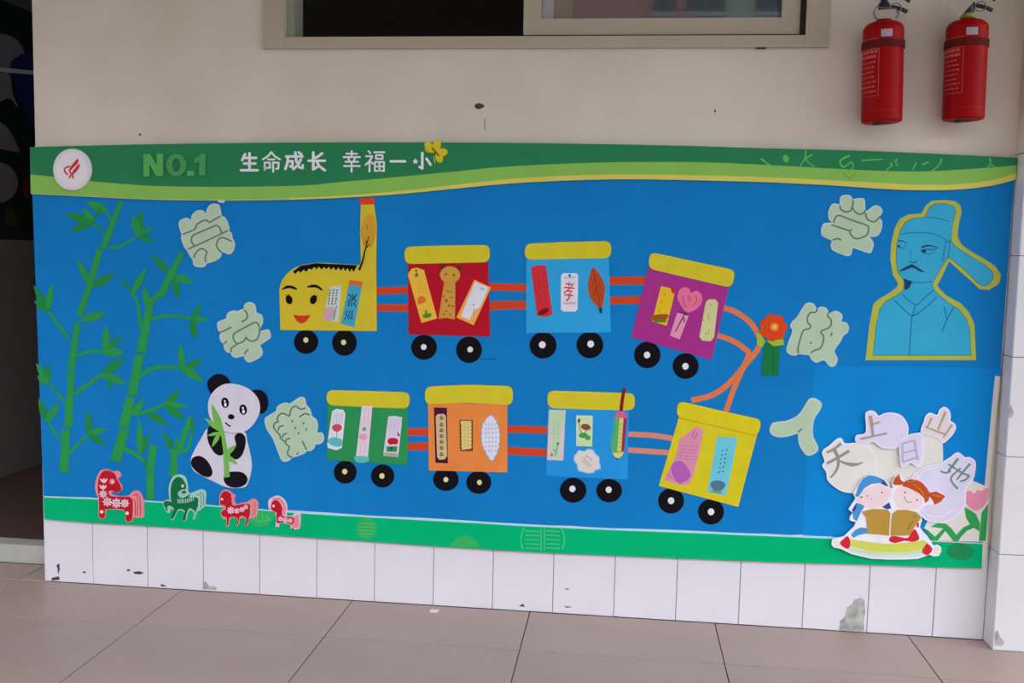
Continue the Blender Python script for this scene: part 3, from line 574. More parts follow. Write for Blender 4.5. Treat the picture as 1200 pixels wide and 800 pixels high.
t, k = horse('largest red paper horse with pink flowers on its flank', 100, 540, 10, (390, 705), [(150, 420), (120, 330), (125, 240), (155, 150), (200, 100), (265, 95), (330, 120), (380, 110), (420, 140), (420, 180), (385, 210), (420, 260), (440, 310), (415, 355), (375, 370), (330, 355), (310, 375), (350, 400), (430, 410), (520, 400), (560, 355), (610, 345), (650, 365), (680, 430), (690, 500), (690, 640), (660, 660), (570, 655), (555, 700), (480, 705), (470, 600), (430, 570), (340, 565), (250, 570), (240, 660), (210, 672), (165, 665), (160, 560), (155, 460)],
             [(165, 420), (150, 330), (155, 240), (180, 160), (220, 115), (270, 110), (330, 130), (365, 170), (375, 210), (405, 260), (428, 320), (410, 355), (370, 365), (320, 345), (280, 350), (290, 400), (350, 415), (450, 415), (540, 420), (560, 470), (560, 600), (545, 695), (485, 695), (475, 600), (430, 560), (250, 560), (235, 580), (232, 660), (172, 660), (168, 560)], Mrd, Mpk2)
for c, r in (((370, 490), 62), ((468, 492), 54), ((265, 475), 58), ((215, 385), 50)): prisms('flower', flower(*k(c)[0], r / 10), Mpl, 3.3, .15, t)
for c in ((225, 232), (215, 308)): prisms('half_flower', [leafpts(k((c[0] + 2, c[1] + 22))[0], k((c[0] + dx, c[1] - 32))[0] if dx else k((c[0], c[1] - 38))[0], 2.6, .6) for dx in (-48, 0, 40)], Mpl, 3.3, .15, t)
e = cut('eye', ell(*k((320, 238))[0], 3.2, 3.3), Mpk2, 3.3, .15, t); cut('pupil', ell(*k((326, 240))[0], 1.3, 1.3, 0, 12), Mcr, 3.45, .1, e)
cut('mane', k((345, 130), (385, 118), (412, 145), (408, 178), (372, 190), (360, 160)), Mpk2, 3.3, .15, t, 3)
prisms('hoof_dot', [ell(*k(c)[0], 2, 2, 0, 14) for c in ((198, 592), (497, 608))], Mcr, 3.3, .15, t)
tl = cut('tail', k((520, 408), (560, 365), (610, 352), (648, 375), (675, 430), (685, 640), (570, 650), (578, 520), (565, 450)), Mpk2, 3.3, .15, t, 3)
lines('tail_stripe', [k((560, 400), (600, 400), (620, 470), (615, 640)), k((590, 375), (635, 410), (650, 500), (650, 640)), k((575, 440), (592, 500), (590, 640))], .8, Mrd, 3.45, tl)
t, k = horse('green paper horse with raised foreleg left of the panda feet', 180, 545, 10, (350, 640), [(190, 380), (180, 280), (200, 190), (240, 125), (310, 105), (365, 125), (390, 170), (405, 240), (410, 310), (450, 320), (520, 290), (580, 280), (620, 320), (615, 400), (610, 470), (580, 500), (540, 530), (515, 540), (490, 620), (465, 630), (475, 560), (440, 520), (405, 560), (388, 640), (345, 650), (350, 600), (365, 545), (300, 525), (262, 580), (240, 632), (205, 630), (235, 540), (205, 500), (195, 550), (165, 550), (120, 470), (122, 420), (170, 400), (205, 408)],
             [(205, 380), (205, 260), (230, 180), (280, 135), (340, 150), (365, 190), (385, 230), (380, 275), (330, 285), (290, 320), (300, 360), (350, 380), (440, 330), (420, 370), (500, 370), (530, 400), (530, 450), (500, 540), (485, 600), (470, 630), (490, 540), (430, 500), (410, 520), (390, 570), (375, 640), (345, 640), (355, 590), (370, 530), (300, 510), (260, 570), (235, 620), (210, 625), (230, 550), (240, 500), (190, 470), (165, 490), (170, 540), (125, 460), (130, 425), (165, 415), (210, 425)], Mgn, Mgp)
cut('eye', ell(*k((345, 240))[0], 1.5, 1.7, 0, 14), Mcr, 3.3, .15, t)
lines('muzzle_ring', [k((315, 320), (335, 298), (375, 292), (395, 310), (370, 335), (330, 338), (312, 322))], 1.2, Mgp, 3.3, t)
cut('muzzle', ell(*k((362, 312))[0], 2.6, 1.8), Mgn, 3.3, .15, t)
prisms('saddle_stripe', [ribbon(k((x, 392 - max(0, x - 380) * .35), (x + 2, 440 - max(0, x - 380) * .3)), 1.1) for x in range(292, 480, 22)], Mgp, 3.3, .15, t)
tl = cut('tail', k((455, 350), (520, 305), (580, 295), (612, 330), (604, 460), (545, 520), (525, 440), (535, 390), (500, 360)), Mgp, 3.3, .15, t, 3)
lines('tail_stripe', [k((510, 345), (555, 350), (565, 420), (555, 500)), k((545, 315), (590, 350), (588, 470))], .7, Mgn, 3.45, tl)
t, k = horse('medium red paper horse with round pink rump flower', 250, 560, 10, (280, 560), [(75, 290), (75, 220), (90, 170), (130, 135), (190, 145), (230, 180), (265, 200), (250, 240), (270, 300), (330, 290), (400, 275), (450, 245), (500, 245), (530, 290), (525, 370), (510, 440), (450, 470), (420, 480), (402, 550), (368, 545), (388, 480), (340, 460), (312, 480), (297, 550), (268, 550), (288, 480), (230, 460), (192, 490), (182, 560), (152, 560), (158, 485), (130, 480), (100, 450), (90, 380), (120, 350), (130, 330), (90, 320)],
             [(85, 290), (85, 220), (100, 180), (140, 150), (190, 165), (220, 210), (220, 280), (240, 320), (330, 305), (420, 300), (440, 350), (430, 430), (395, 540), (375, 540), (395, 470), (340, 440), (310, 460), (290, 540), (275, 540), (290, 470), (230, 450), (190, 470), (175, 550), (160, 550), (160, 460), (110, 440), (100, 390), (150, 360), (140, 320), (100, 310)], Mrd, Mpk2)
for c, r in (((208, 375), 46), ((280, 380), 36), ((340, 365), 34), ((385, 335), 30)): prisms('flower', flower(*k(c)[0], r / 10), Mpl, 3.3, .15, t)
cut('eye', ell(*k((105, 245))[0], 1.4, 1.6, 0, 14), Mcr, 3.3, .15, t)
cut('mane', k((215, 180), (258, 200), (245, 240), (268, 305), (240, 312), (222, 260)), Mpk2, 3.3, .15, t, 3)
tl = cut('tail', k((440, 310), (470, 262), (508, 262), (522, 300), (508, 430), (452, 462), (436, 400)), Mpk2, 3.3, .15, t, 3)
lines('tail_stripe', [k((460, 300), (470, 360), (462, 440)), k((490, 285), (498, 350), (486, 430))], .8, pap('tail_tan', 190, 120, 90), 3.45, tl)
t, k = horse('smallest red paper foal, rightmost of the four horses', 250, 560, 10, (860, 600), [(650, 340), (650, 260), (690, 225), (750, 203), (810, 225), (855, 280), (870, 350), (860, 410), (870, 440), (930, 435), (960, 405), (1000, 400), (1025, 430), (1020, 560), (1005, 590), (920, 600), (905, 550), (850, 530), (780, 530), (770, 580), (735, 580), (740, 500), (730, 430), (730, 390), (690, 385)],
             [(680, 330), (690, 280), (720, 255), (760, 260), (800, 310), (815, 360), (810, 430), (860, 450), (930, 450), (950, 480), (945, 550), (900, 540), (850, 520), (775, 525), (750, 520), (740, 440), (745, 400), (700, 380), (680, 360)], Mrd, Mpl)
prisms('mane', [curve(k((700, 252), (760, 238), (815, 285), (838, 345), (828, 430)), 3, 3)], Mpk2, 3.3, .15, t)
cut('eye', ell(*k((710, 323))[0], 1.5, 1.6, 0, 14), Mcr, 3.3, .15, t)
for c, r in (((790, 475), 33), ((847, 488), 36), ((905, 495), 32)): prisms('flower', flower(*k(c)[0], r / 10), Mpl, 3.45, .15, t)
cut('tail', k((952, 440), (1008, 425), (1012, 575), (925, 590), (918, 540), (950, 520)), Mpk2, 3.3, .15, t)
prisms('hoof', [ell(*k(c)[0], 1.6, .9, 0, 12) for c in ((755, 577), (935, 596))], Mgn, 3.3, .15, t)

# ------------------------------------------------------------------ train
Myr = pap('roof_yellow', 208, 196, 48); Mbk = pap('wheel_black', 20, 19, 24); Mhw = pap('hub_white', 226, 226, 232); Mhy = pap('hub_cream', 222, 218, 150)
def wheels(t, k, s, ws, mh, hr):
    for (cx, cy, rx, ry, hx, hy) in ws:
        w_ = cut('wheel', ell(*k((cx, cy))[0], rx / s, ry / s, 0, 40), Mbk, .3, .6, t)
        cut('hub', ell(*k((hx, hy))[0], hr / s, hr / s * 1.05, 0, 18), mh, .9, .3, w_)
k = C(320, 225, 4)
Mly = pap('loco_yellow', 208, 190, 50)
t = thing('paper_locomotive', 'yellow paper locomotive with smiling face and tall chimney', 'locomotive', 385, 416)
cut('body', k((35, 646), (30, 455)) + smooth(k((30, 455), (45, 410), (90, 362), (150, 339), (230, 331), (330, 337), (405, 342)), 4, False)[1:-1] + k((405, 342), (412, 330), (409, 190), (412, 55), (473, 55), (487, 150), (484, 320), (487, 651)), Mly, 1, .8, t)
cut('chimney_tip', k((405, 30), (475, 26), (476, 58), (409, 59)), pap('orange_red', 216, 74, 34), 1.8, .4, t)
cut('hair', k((130, 345), (200, 333), (300, 337), (396, 343), (378, 376), (370, 358), (360, 374), (350, 356), (340, 370), (330, 355), (318, 369), (308, 353), (295, 367), (285, 352), (272, 364), (262, 350), (250, 362), (240, 350), (228, 363), (215, 349), (205, 363), (195, 351), (180, 364), (170, 358), (155, 374), (145, 363), (130, 378), (120, 369), (105, 384), (93, 372)), Mbk, 1.8, .3, t)
for p in ([(42, 455), (60, 440), (80, 437), (100, 443), (114, 453)], [(160, 442), (182, 434), (205, 435), (222, 445), (234, 458)]): cut('eyebrow', smooth(k(*p), 3, False) + smooth([(x, y + (3.2 if 0 < i < 4 else 1.2)) for i, (x, y) in enumerate(k(*p))], 3, False)[::-1], Mbk, 1.8, .3, t)
for c, tilt, ls in (((76, 504), -15, ([(66, 490), (60, 480)], [(74, 484), (72, 474)])), ((190, 504), 20, ([(200, 492), (212, 484)], [(194, 486), (198, 478)]))):
    e = cut('eye', ell(*k(c)[0], 4, 5.4, tilt, 24), Mbk, 1.8, .3, t)
    prisms('eyelash', [ribbon(k(*l), 1.4, .5) for l in ls], Mbk, 1.8, .25, e)
cut('mouth', k((95, 573), (120, 578), (150, 579), (176, 575), (163, 598), (148, 612), (132, 616), (116, 606), (104, 592)), pap('lip_red', 206, 58, 40), 1.8, .3, t)
wheels(t, k, 4, [(155, 702, 57, 56, 154, 693), (335, 706, 58, 61, 331, 704)], Mhy, 12)
cars = {}
def rounded(cs, r):
    R = []; N = len(cs)
    for i in range(N):
        a, c, b_ = cs[i - 1], cs[i], cs[(i + 1) % N]
        da = math.hypot(a[0] - c[0], a[1] - c[1]); db = math.hypot(b_[0] - c[0], b_[1] - c[1]); q = min(r, da * .48, db * .48)
        p0 = (c[0] + (a[0] - c[0]) / da * q, c[1] + (a[1] - c[1]) / da * q); p1 = (c[0] + (b_[0] - c[0]) / db * q, c[1] + (b_[1] - c[1]) / db * q)
        R += [((1 - t) ** 2 * p0[0] + 2 * t * (1 - t) * c[0] + t * t * p1[0], (1 - t) ** 2 * p0[1] + 2 * t * (1 - t) * c[1] + t * t * p1[1]) for t in (0, .17, .34, .5, .66, .83, 1)]
    return R
def carriage(lab, x0, y0, s, roof, bodyp, mb, ws, mh, hr, mr=None):
    k = C(x0, y0, s); bp = k(*bodyp)
    t = thing('paper_carriage', lab, 'train carriage', sum(p[0] for p in bp) / len(bp), max(p[1] for p in bp), 'paper train carriages')
    cut('body', bp, mb, 1, .8, t); cut('roof', rounded(k(*roof), 8.5), mr or Myr, 1.8, .9, t)
    wheels(t, k, s, ws, mh, hr)
    return k
GB = 'paper bookmarks on the train'
def bookmark(lab, px, py): return thing('paper_bookmark', lab, 'bookmark', px, py, GB)
def scrib(polys, m, t, w=.8, lay=2.5, name='handwriting'):
    return prisms(name, [curve(p, w, w * .8, 3) for p in polys], m, lay, .1, t)
def dashes(k, x0, y0, x1, y1, rows, cols, skx, sky, L=.5):
    """columns of small pen marks"""
    r = []
    for i in range(cols):
        for j in range(rows):
            u = (i + .5) / cols; v = (j + .5) / rows
            x = x0 + (x1 - x0) * u + skx * v; y = y0 + (y1 - y0) * v + sky * u
            a = random.uniform(-1, 1); l = (y1 - y0) / rows * L * .68
            r.append(k((x - l * .6 * a, y - l), (x + l * a, y + l * .6)))
    return r
Mbw = pap('bm_white', 220, 222, 232); Mpen = mat('dark_pen', (70, 66, 84), .8); Mteal = pap('teal', 92, 190, 184)
# locomotive bookmarks
b = bookmark('pale spotted bookmark behind the locomotive face', 390, 376); k = C(320, 225, 4)
cut('card', k((268, 442), (322, 437), (316, 500), (306, 607), (238, 600), (250, 520)), pap('bm_pale', 196, 212, 202), 1.9, .5, b)
scrib(dashes(k, 262, 455, 310, 530, 6, 3, -10, 0), mat('navy_pen', (38, 44, 70), .8), b, 1.5, 2.4); cut('pink_patch', k((248, 545), (285, 540), (290, 575), (270, 602), (242, 597)), pap('bm_pink', 200, 164, 180), 2.4, .12, b, 3)
scrib([k((285, 600), (292, 560), (300, 530))], mat('green_pen', (70, 140, 100), .8), b, 1.2, 2.5, 'drawn_stem')
b = bookmark('blue bookmark with orange top edge on the locomotive', 408, 382)
cut('card', k((360, 415), (421, 422), (381, 632), (318, 616)), pap('bm_cyan', 70, 164, 196), 1.9, .5, b); cut('top_edge', k((360, 411), (421, 420), (416, 447), (392, 436), (356, 436)), pap('bm_orange', 214, 104, 50), 2.4, .2, b)
scrib(dashes(k, 356, 480, 396, 540, 3, 3, -8, 0, .9) + dashes(k, 340, 555, 380, 600, 3, 3, -8, 0, .8), mat('teal_pen', (20, 72, 92), .8), b, 1.5, 2.4)
b = bookmark('tan leaf bookmark with dark twig on the chimney', 427, 316)
cut('leaf_shape', k((425, 130), (445, 108), (472, 112), (486, 160), (480, 215), (458, 262), (425, 245), (412, 200), (414, 160)), pap('tan_leaf', 204, 160, 52), 1.9, .3, b, 3)
prisms('twig', [curve(k((404, 366), (420, 325), (432, 275), (450, 208)), 3, 1), ribbon(k((436, 262), (458, 240)), 1.2, .6), ribbon(k((440, 240), (432, 222)), 1.2, .6)], mat('twig_black', (44, 30, 24), .9), 2.2, .4, b)
scrib([k((430, 250), (425, 235)), k((445, 175), (440, 150))], mat('tan_pen', (160, 90, 40), .8), b, 1.0, 2.2)
# red carriage
k = carriage('red paper carriage coupled right behind the locomotive', 465, 275, 5.16, [(47, 72), (300, 64), (564, 61), (562, 166), (300, 171), (49, 177)], [(68, 172), (553, 166), (565, 615), (72, 602)], pap('red', 178, 26, 42), [(165, 680, 78, 75, 163, 678), (437, 695, 78, 80, 444, 693)], Mhw, 17)
b = bookmark('yellow bookmark with orange flower leaning on the red carriage', 503, 378)
cut('card', k((68, 240), (90, 205), (120, 198), (165, 212), (245, 505), (150, 533)), pap('bm_gold', 230, 184, 66), 2.45, .5, b)
prisms('drawn_flower', [ell(*k((152, 392))[0], 4.8, 4.2, 20, 14), ell(*k((140, 405))[0], 3, 3, 0, 12)], pap('fl_orange', 224, 112, 50), 2.95, .12, b)
prisms('drawn_leaf', [ell(*k((185, 488))[0], 5.4, 2.8, -10, 14), ell(*k((178, 470))[0], 1.4, 3.6, 0, 10)], pap('fl_green', 84, 140, 44), 2.95, .12, b)
scrib([k((108, 238), (132, 250)), k((130, 234), (110, 256)), k((122, 228), (120, 258))], mat('green_pen2', (70, 110, 40), .8), b, 1.3, 2.95, 'drawn_knot'); scrib(dashes(k, 118, 290, 150, 355, 4, 2, 14, 0), mat('orange_pen', (200, 140, 50), .8), b, .9, 2.95)
cut('punched_hole', ell(*k((118, 217))[0], 1.3, 1.3, 0, 12), Mpen, 2.95, .1, b)
b = bookmark('tan giraffe shaped bookmark standing on the red carriage', 524, 374)
Mgf = pap('giraffe', 204, 154, 66)
[prisms('ear', [ell(*k(c)[0], 3.4, 2.7, r, 14)], pap('brown_ear', 96, 50, 36), 2.45, .3, b) for c, r in (((278, 192), 40), ((376, 200), -40))]
cut('neck', k((288, 280), (355, 280), (352, 512), (305, 502), (253, 507)), Mgf, 2.45, .5, b); h = cut('head', ell(*k((323, 242))[0], 11.8, 10, 0, 28), Mgf, 2.75, .5, b)
[prisms('eye', [ell(*k(c)[0], 1.6, 1.7, 0, 10)], pap('olive_spot', 130, 110, 34), 3.25, .1, h) for c in ((298, 238), (346, 243))]
prisms('spot', [ell(*k(c)[0], r, r, 0, 9) for c, r in (((300, 398), 1.8), ((318, 428), 1.4), ((283, 372), 1.2), ((340, 432), 1.3), ((310, 340), 1), ((330, 345), 1), ((300, 460), 1.1), ((332, 380), 1), ((285, 480), 1.2), ((325, 482), 1.2))], pap('giraffe_spot', 150, 80, 40), 2.95, .1, b)
b = bookmark('white bookmark with orange border tilted on the red carriage', 551, 380)
cut('card', k((470, 271), (571, 318), (466, 546), (361, 500)), pap('bm_gold2', 238, 170, 84), 2.45, .5, b); cut('white_face', k((474, 284), (515, 302), (555, 318), (525, 390), (500, 440), (468, 460), (440, 515), (390, 492), (410, 440), (430, 390)), Mbw, 2.95, .15, b)
scrib([k((455, 415), (462, 425), (475, 418)), k((510, 315), (530, 335)), k((505, 330), (525, 322)), k((470, 445), (462, 480))], mat('grey_pen', (140, 146, 160), .8), b, .9, 3.1)
# light blue carriage
k = carriage('sky blue paper carriage on the top row with a red bookmark', 605, 275, 5.333, [(54, 56), (300, 45), (593, 39), (593, 146), (300, 151), (54, 157)], [(62, 150), (578, 142), (592, 610), (90, 612), (62, 620)], pap('skyblue', 50, 164, 220), [(168, 690, 84, 83, 163, 687), (460, 688, 84, 83, 465, 682)], Mhw, 21)
b = bookmark('red rolled bookmark leaning on the sky blue carriage', 635, 370)
cut('card', k((92, 202), (140, 188), (186, 192), (226, 500), (180, 514), (130, 506)), pap('bm_red', 206, 50, 60), 1.9, .6, b); cut('dark_end', ell(*k((170, 480))[0], 7, 3.2, -28), pap('bm_brown', 104, 34, 30), 2.5, .12, b)
scrib(dashes(k, 115, 230, 190, 440, 5, 2, 20, 0, .3), mat('darkred_pen', (140, 30, 36), .8), b, .9, 2.5)
b = bookmark('white card bookmark with red brush character 孝', 667, 365)
cut('card', k((280, 255), (295, 240), (375, 240), (387, 252), (383, 465), (370, 480), (292, 478), (279, 465)), Mbw, 1.9, .5, b)
glyph('brush_character', '孝', (*k((296, 290))[0], *k((362, 410))[0]), mat('red_ink', (200, 56, 52), .8), 2.4, .12, b, 6, .0)
scrib([k((340, 370), (330, 400), (310, 415))], MATS['red_ink'], b, 1.0, 2.4, 'brush_tail'); scrib([k((x, 420), (x + 2, 436)) for x in range(296, 372, 9)], mat('pink_ink', (214, 130, 130), .8), b, 1.0, 2.4)
scrib([k((300, 268), (372, 266))] , MATS['grey_pen'], b, 1.0, 2.4); cut('punched_hole', ell(*k((334, 254))[0], 1.5, 1.5, 0, 12), MATS['navy_pen'], 2.4, .1, b)
b = bookmark('brown leaf shaped bookmark on the sky blue carriage', 698, 365)
cut('leaf_shape', k((478, 203), (510, 232), (545, 290), (555, 340), (548, 400), (532, 462), (492, 432), (458, 385), (447, 320), (455, 265)), pap('leaf_brown', 184, 76, 36), 1.9, .5, b, 2)
lines('leaf_vein', [k((480, 215), (500, 320), (525, 455)), k((490, 280), (470, 330)), k((500, 320), (480, 385)), k((500, 290), (535, 340)), k((515, 360), (540, 395))], .8, mat('vein_brown', (130, 46, 24), .8), 2.4, b)
prisms('leaf_stalk', [ribbon(k((526, 455), (530, 490)), 4, 3)], pap('stalk_teal', 20, 72, 76), 2.0, .5, b)
# magenta carriage
k = carriage('magenta paper carriage tilting at the right end of the top row', 730, 290, 4, [(126, 20), (528, 106), (510, 189), (118, 98)], [(120, 94), (497, 180), (415, 525), (38, 420)], pap('magenta', 166, 52, 136), [(114, 503, 62, 62, 113, 503), (294, 555, 61, 60, 293, 556)], Mhw, 15)
b = bookmark('yellow bookmark with red corner on the magenta carriage', 773, 380)
cut('card', k((178, 180), (247, 196), (205, 366), (137, 345)), pap('bm_yellow', 226, 188, 40), 1.9, .5, b); cut('red_corner', k((222, 189), (247, 195), (240, 219), (228, 208)), pap('corner_red', 200, 50, 40), 2.4, .15, b)
cut('striped_end', k((132, 318), (210, 312), (206, 332), (180, 342), (135, 342)), pap('stripe_brown', 160, 84, 36), 2.4, .15, b, 2); cut('green_end', k((136, 336), (190, 338), (206, 330), (200, 350), (150, 350)), pap('stripe_green', 96, 128, 44), 2.55, .12, b)
scrib([k((196, 214), (194, 224)), k((182, 250), (180, 262)), k((172, 290), (170, 300))], MATS['tan_pen'], b, .9, 2.4)
b = bookmark('pink heart shaped bookmark on a short pink stick', 797, 397)
cut('stick', k((254, 306), (310, 314), (266, 430), (220, 412)), pap('bm_pinklight', 226, 150, 176), 1.9, .5, b)
cut('heart', k((256, 240), (262, 202), (285, 186), (308, 190), (320, 212), (345, 202), (370, 225), (368, 262), (340, 290), (300, 304), (276, 278)), pap('bm_heart', 226, 116, 152), 2.4, .4, b, 3)
scrib([k((298, 300), (285, 320), (245, 395)), k((268, 300), (285, 310), (308, 316)), k((284, 330), (290, 350))], mat('bow_black', (60, 44, 50), .8), b, 1.3, 2.8, 'tied_thread'); scrib([k((312, 225), (304, 240), (314, 250), (320, 235)), k((280, 222), (285, 260), (300, 280)), k((340, 222), (345, 250), (325, 275))], mat('pink_pen', (160, 60, 100), .8), b, .9, 2.8)
b = bookmark('pale green rounded bookmark on the magenta carriage', 830, 399)
cut('card', k((388, 256), (402, 242), (432, 242), (446, 258), (427, 420), (412, 438), (372, 436), (358, 418)), pap('bm_palegreen', 206, 206, 146), 1.9, .5, b); scrib([k((410, 262), (412, 275)), k((400, 310), (404, 345)), k((384, 400), (398, 405), (404, 385)), k((376, 330), (378, 345))], mat('olive_pen', (150, 150, 90), .8), b, .9, 2.4)
# green carriage
k = carriage('green paper carriage at the left end of the bottom row', 370, 445, 6.154, [(79, 72), (380, 79), (681, 89), (676, 206), (380, 196), (81, 181)], [(85, 170), (665, 190), (665, 615), (82, 575)], pap('green', 46, 146, 84), [(213, 665, 83, 83, 210, 660), (483, 692, 84, 83, 478, 692)], Mhy, 19)
b = bookmark('white bookmark with red lotus at left of the green carriage', 393, 527)
cut('card', k((120, 225), (150, 208), (200, 215), (215, 245), (190, 490), (150, 506), (90, 490), (84, 465)), Mbw, 1.9, .5, b); cut('teal_leaf', k((95, 425), (140, 412), (190, 428), (186, 475), (140, 478), (92, 455)), Mteal, 2.4, .12, b, 3)
cut('red_lotus', k((118, 340), (140, 320), (175, 320), (192, 345), (165, 372), (135, 368)), pap('lotus_red', 200, 76, 88), 2.4, .12, b, 3); scrib([k((155, 370), (153, 410))], MATS['green_pen'], b, .9, 2.4, 'drawn_stem'); scrib(dashes(k, 128, 232, 205, 318, 6, 4, -6, 0, .5), MATS['grey_pen'], b, .8, 2.4)
b = bookmark('narrow pale pink strip bookmark at the middle of the green carriage', 423, 541)
cut('card', k((335, 184), (410, 188), (378, 552), (292, 546)), pap('bm_lilac', 222, 208, 218), 2.5, .5, b); cut('teal_foot', k((278, 556), (300, 546), (382, 552), (380, 585), (340, 597), (295, 592)), Mteal, 3.0, .15, b, 2)
cut('pink_lotus', ell(*k((345, 410))[0], 5, 3.8), pap('lotus_pink', 226, 160, 180), 3.0, .12, b); cut('blue_dot', ell(*k((352, 353))[0], 2.6, 2.4), pap('dot_teal', 120, 160, 170), 3.0, .12, b)
scrib(dashes(k, 340, 210, 400, 330, 6, 2, -8, 0, .5) + dashes(k, 315, 440, 375, 540, 6, 2, -8, 0, .5), mat('lilac_pen', (190, 160, 186), .8), b, .8, 3.0)
b = bookmark('white bookmark with red rose at right of the green carriage', 460, 534)
cut('card', k((525, 262), (570, 258), (625, 268), (596, 555), (487, 545)), pap('bm_lavender', 214, 206, 228), 1.9, .5, b)
cut('red_rose', k((518, 440), (535, 418), (575, 418), (595, 430), (590, 462), (560, 462), (535, 466)), pap('rose_red', 196, 30, 44), 2.4, .12, b, 2); cut('green_pad', k((512, 478), (590, 475), (586, 518), (510, 515)), pap('pad_green', 40, 150, 84), 2.4, .12, b)
cut('sand_edge', k((490, 522), (595, 528), (593, 553), (488, 543)), pap('sand', 176, 170, 146), 2.4, .12, b); cut('bud', ell(*k((597, 392))[0], 1.2, 2.6, -25), pap('bud', 120, 50, 50), 2.4, .12, b); cut('green_bud', ell(*k((545, 494))[0], 1.8, 1.8), pap('pad_dark', 18, 100, 54), 2.52, .1, b)
scrib(dashes(k, 535, 275, 615, 400, 7, 3, -12, 0, .5), MATS['lilac_pen'], b, .8, 2.4)
# orange carriage
k = carriage('orange paper carriage second from the left on the bottom row', 490, 440, 5.52, [(46, 70), (330, 58), (614, 67), (612, 191), (330, 174), (44, 185)], [(65, 175), (577, 182), (577, 625), (70, 612)], pap('orange', 228, 136, 68), [(180, 670, 83, 75, 180, 672), (393, 690, 81, 74, 397, 690)], Mhy, 16)
b = bookmark('purple bookmark with a cream writing strip on the orange carriage', 517, 542)
cut('card', k((103, 205), (187, 208), (193, 565), (113, 562)), pap('bm_purple', 74, 22, 60), 1.9, .5, b); cut('cream_strip', k((115, 262), (128, 248), (165, 246), (180, 258), (188, 520), (172, 540), (138, 543), (124, 525)), pap('bm_cream', 208, 184, 136), 2.4, .15, b)
for i, y in enumerate((270, 314, 350, 388, 425, 465, 505)): scrib([k((138, y), (166, y - 3)), k((150, y - 14), (152, y + 14)), k((140, y + 10), (168, y + 8))], mat('brown_pen', (88, 72, 56), .8), b, 1.1, 2.55)
b = bookmark('small cream card with dark toothed edge on the orange carriage', 546, 528)
cut('card', k((268, 285), (355, 285), (355, 487), (272, 487)), pap('bm_darkedge', 110, 78, 40), 1.9, .5, b)
cut('cream_face', k((275, 291), *[(348 + (i % 2) * -6, 291 + i * 12) for i in range(16)], (279, 480), *[(279 - i * .2 + (i % 2) * 6, 480 - i * 12) for i in range(15)]), pap('bm_butter', 222, 200, 124), 2.4, .15, b)
scrib(dashes(k, 290, 305, 335, 470, 8, 2, 0, 0, .6), mat('sand_pen', (180, 150, 90), .8), b, .8, 2.55)
b = bookmark('white feather shaped bookmark with dark edge on the orange carriage', 576, 540)
oval = [(465, 252), (500, 275), (525, 330), (532, 400), (522, 480), (480, 555), (440, 510), (413, 450), (406, 390), (415, 310)]
cut('card', smooth(k(*oval), 3), pap('feather_edge', 150, 150, 166), 1.9, .4, b)
oi = grow(smooth(k(*oval), 4), -1.0); cut('white_face', [(p[0] + (.5 if i % 2 else -.5), p[1]) for i, p in enumerate(oi)], pap('feather_white', 216, 222, 234), 2.3, .2, b)
scrib(dashes(k, 425, 300, 515, 500, 7, 4, 0, 0, .35), mat('mauve_pen', (160, 150, 178), .8), b, 1.1, 2.5)
# blue carriage
k = carriage('bright blue paper carriage on the bottom row with a pencil bookmark', 630, 450, 5.52, [(64, 41), (350, 48), (631, 58), (628, 168), (350, 164), (65, 153)], [(65, 148), (590, 160), (583, 615), (55, 592)], pap('midblue', 40, 148, 218), [(230, 685, 86, 81, 225, 676), (463, 688, 83, 76, 460, 682)], Mhw, 20)
b = bookmark('pale green strip bookmark with pink edges on the blue carriage', 651, 539)
cut('card', k((75, 165), (182, 168), (166, 493), (62, 488)), pap('bm_mintpink', 212, 200, 196), 1.9, .5, b); cut('mint_face', k((78, 168), (178, 171), (174, 240), (150, 245), (138, 478), (92, 470), (90, 245), (74, 240)), pap('bm_mint', 182, 214, 172), 2.4, .12, b)
scrib(dashes(k, 95, 240, 150, 350, 6, 2, -4, 0, .5), mat('mint_pen', (150, 180, 140), .8), b, .8, 2.52); cut('berry', ell(*k((132, 383))[0], 1.2, 1.3), pap('berry', 80, 80, 90), 2.52, .1, b); cut('small_bloom', ell(*k((92, 455))[0], 1.3, 2.2), pap('bloom', 170, 110, 110), 2.52, .1, b)
scrib([k((130, 390), (120, 440), (112, 462)), k((105, 420), (120, 440))], MATS['green_pen'], b, .9, 2.52, 'drawn_stem')
b = bookmark('small pale green card with brown flower on the blue carriage', 685, 523)
cut('card', k((250, 200), (357, 203), (353, 402), (250, 398)), pap('bm_mint2', 200, 222, 172), 1.9, .5, b)
cut('brown_flower', ell(*k((312, 276))[0], 5.8, 3.6, 12), pap('brownflower', 150, 72, 50), 2.4, .12, b); prisms('green_leaf', [ell(*k((295, 330))[0], 5.4, 3.2, 0, 16), ell(*k((325, 345))[0], 3.4, 3.0, 0, 14)], pap('greenleaf', 70, 160, 84), 2.4, .12, b)
cut('bud', ell(*k((268, 235))[0], 1.6, 2.6, 15), pap('budbrown', 120, 60, 50), 2.4, .12, b); scrib([k((268, 245), (275, 290), (290, 320)), k((315, 290), (305, 320))], MATS['brown_pen'], b, .8, 2.4, 'drawn_stem')
b = bookmark('pale cloud shaped bookmark on the blue carriage', 689, 553)
cl = [(236, 462), (250, 448), (268, 425), (300, 432), (325, 418), (362, 425), (372, 448), (398, 470), (400, 505), (408, 545), (375, 555), (360, 572), (320, 575), (290, 565), (262, 558), (255, 520), (236, 495)]
cut('card', k(*cl), pap('cloud_edge', 182, 206, 222), 1.9, .5, b, 2); cut('cream_face', grow(smooth(k(*cl), 2), -1.6), pap('cloud_cream', 222, 212, 206), 2.4, .15, b)
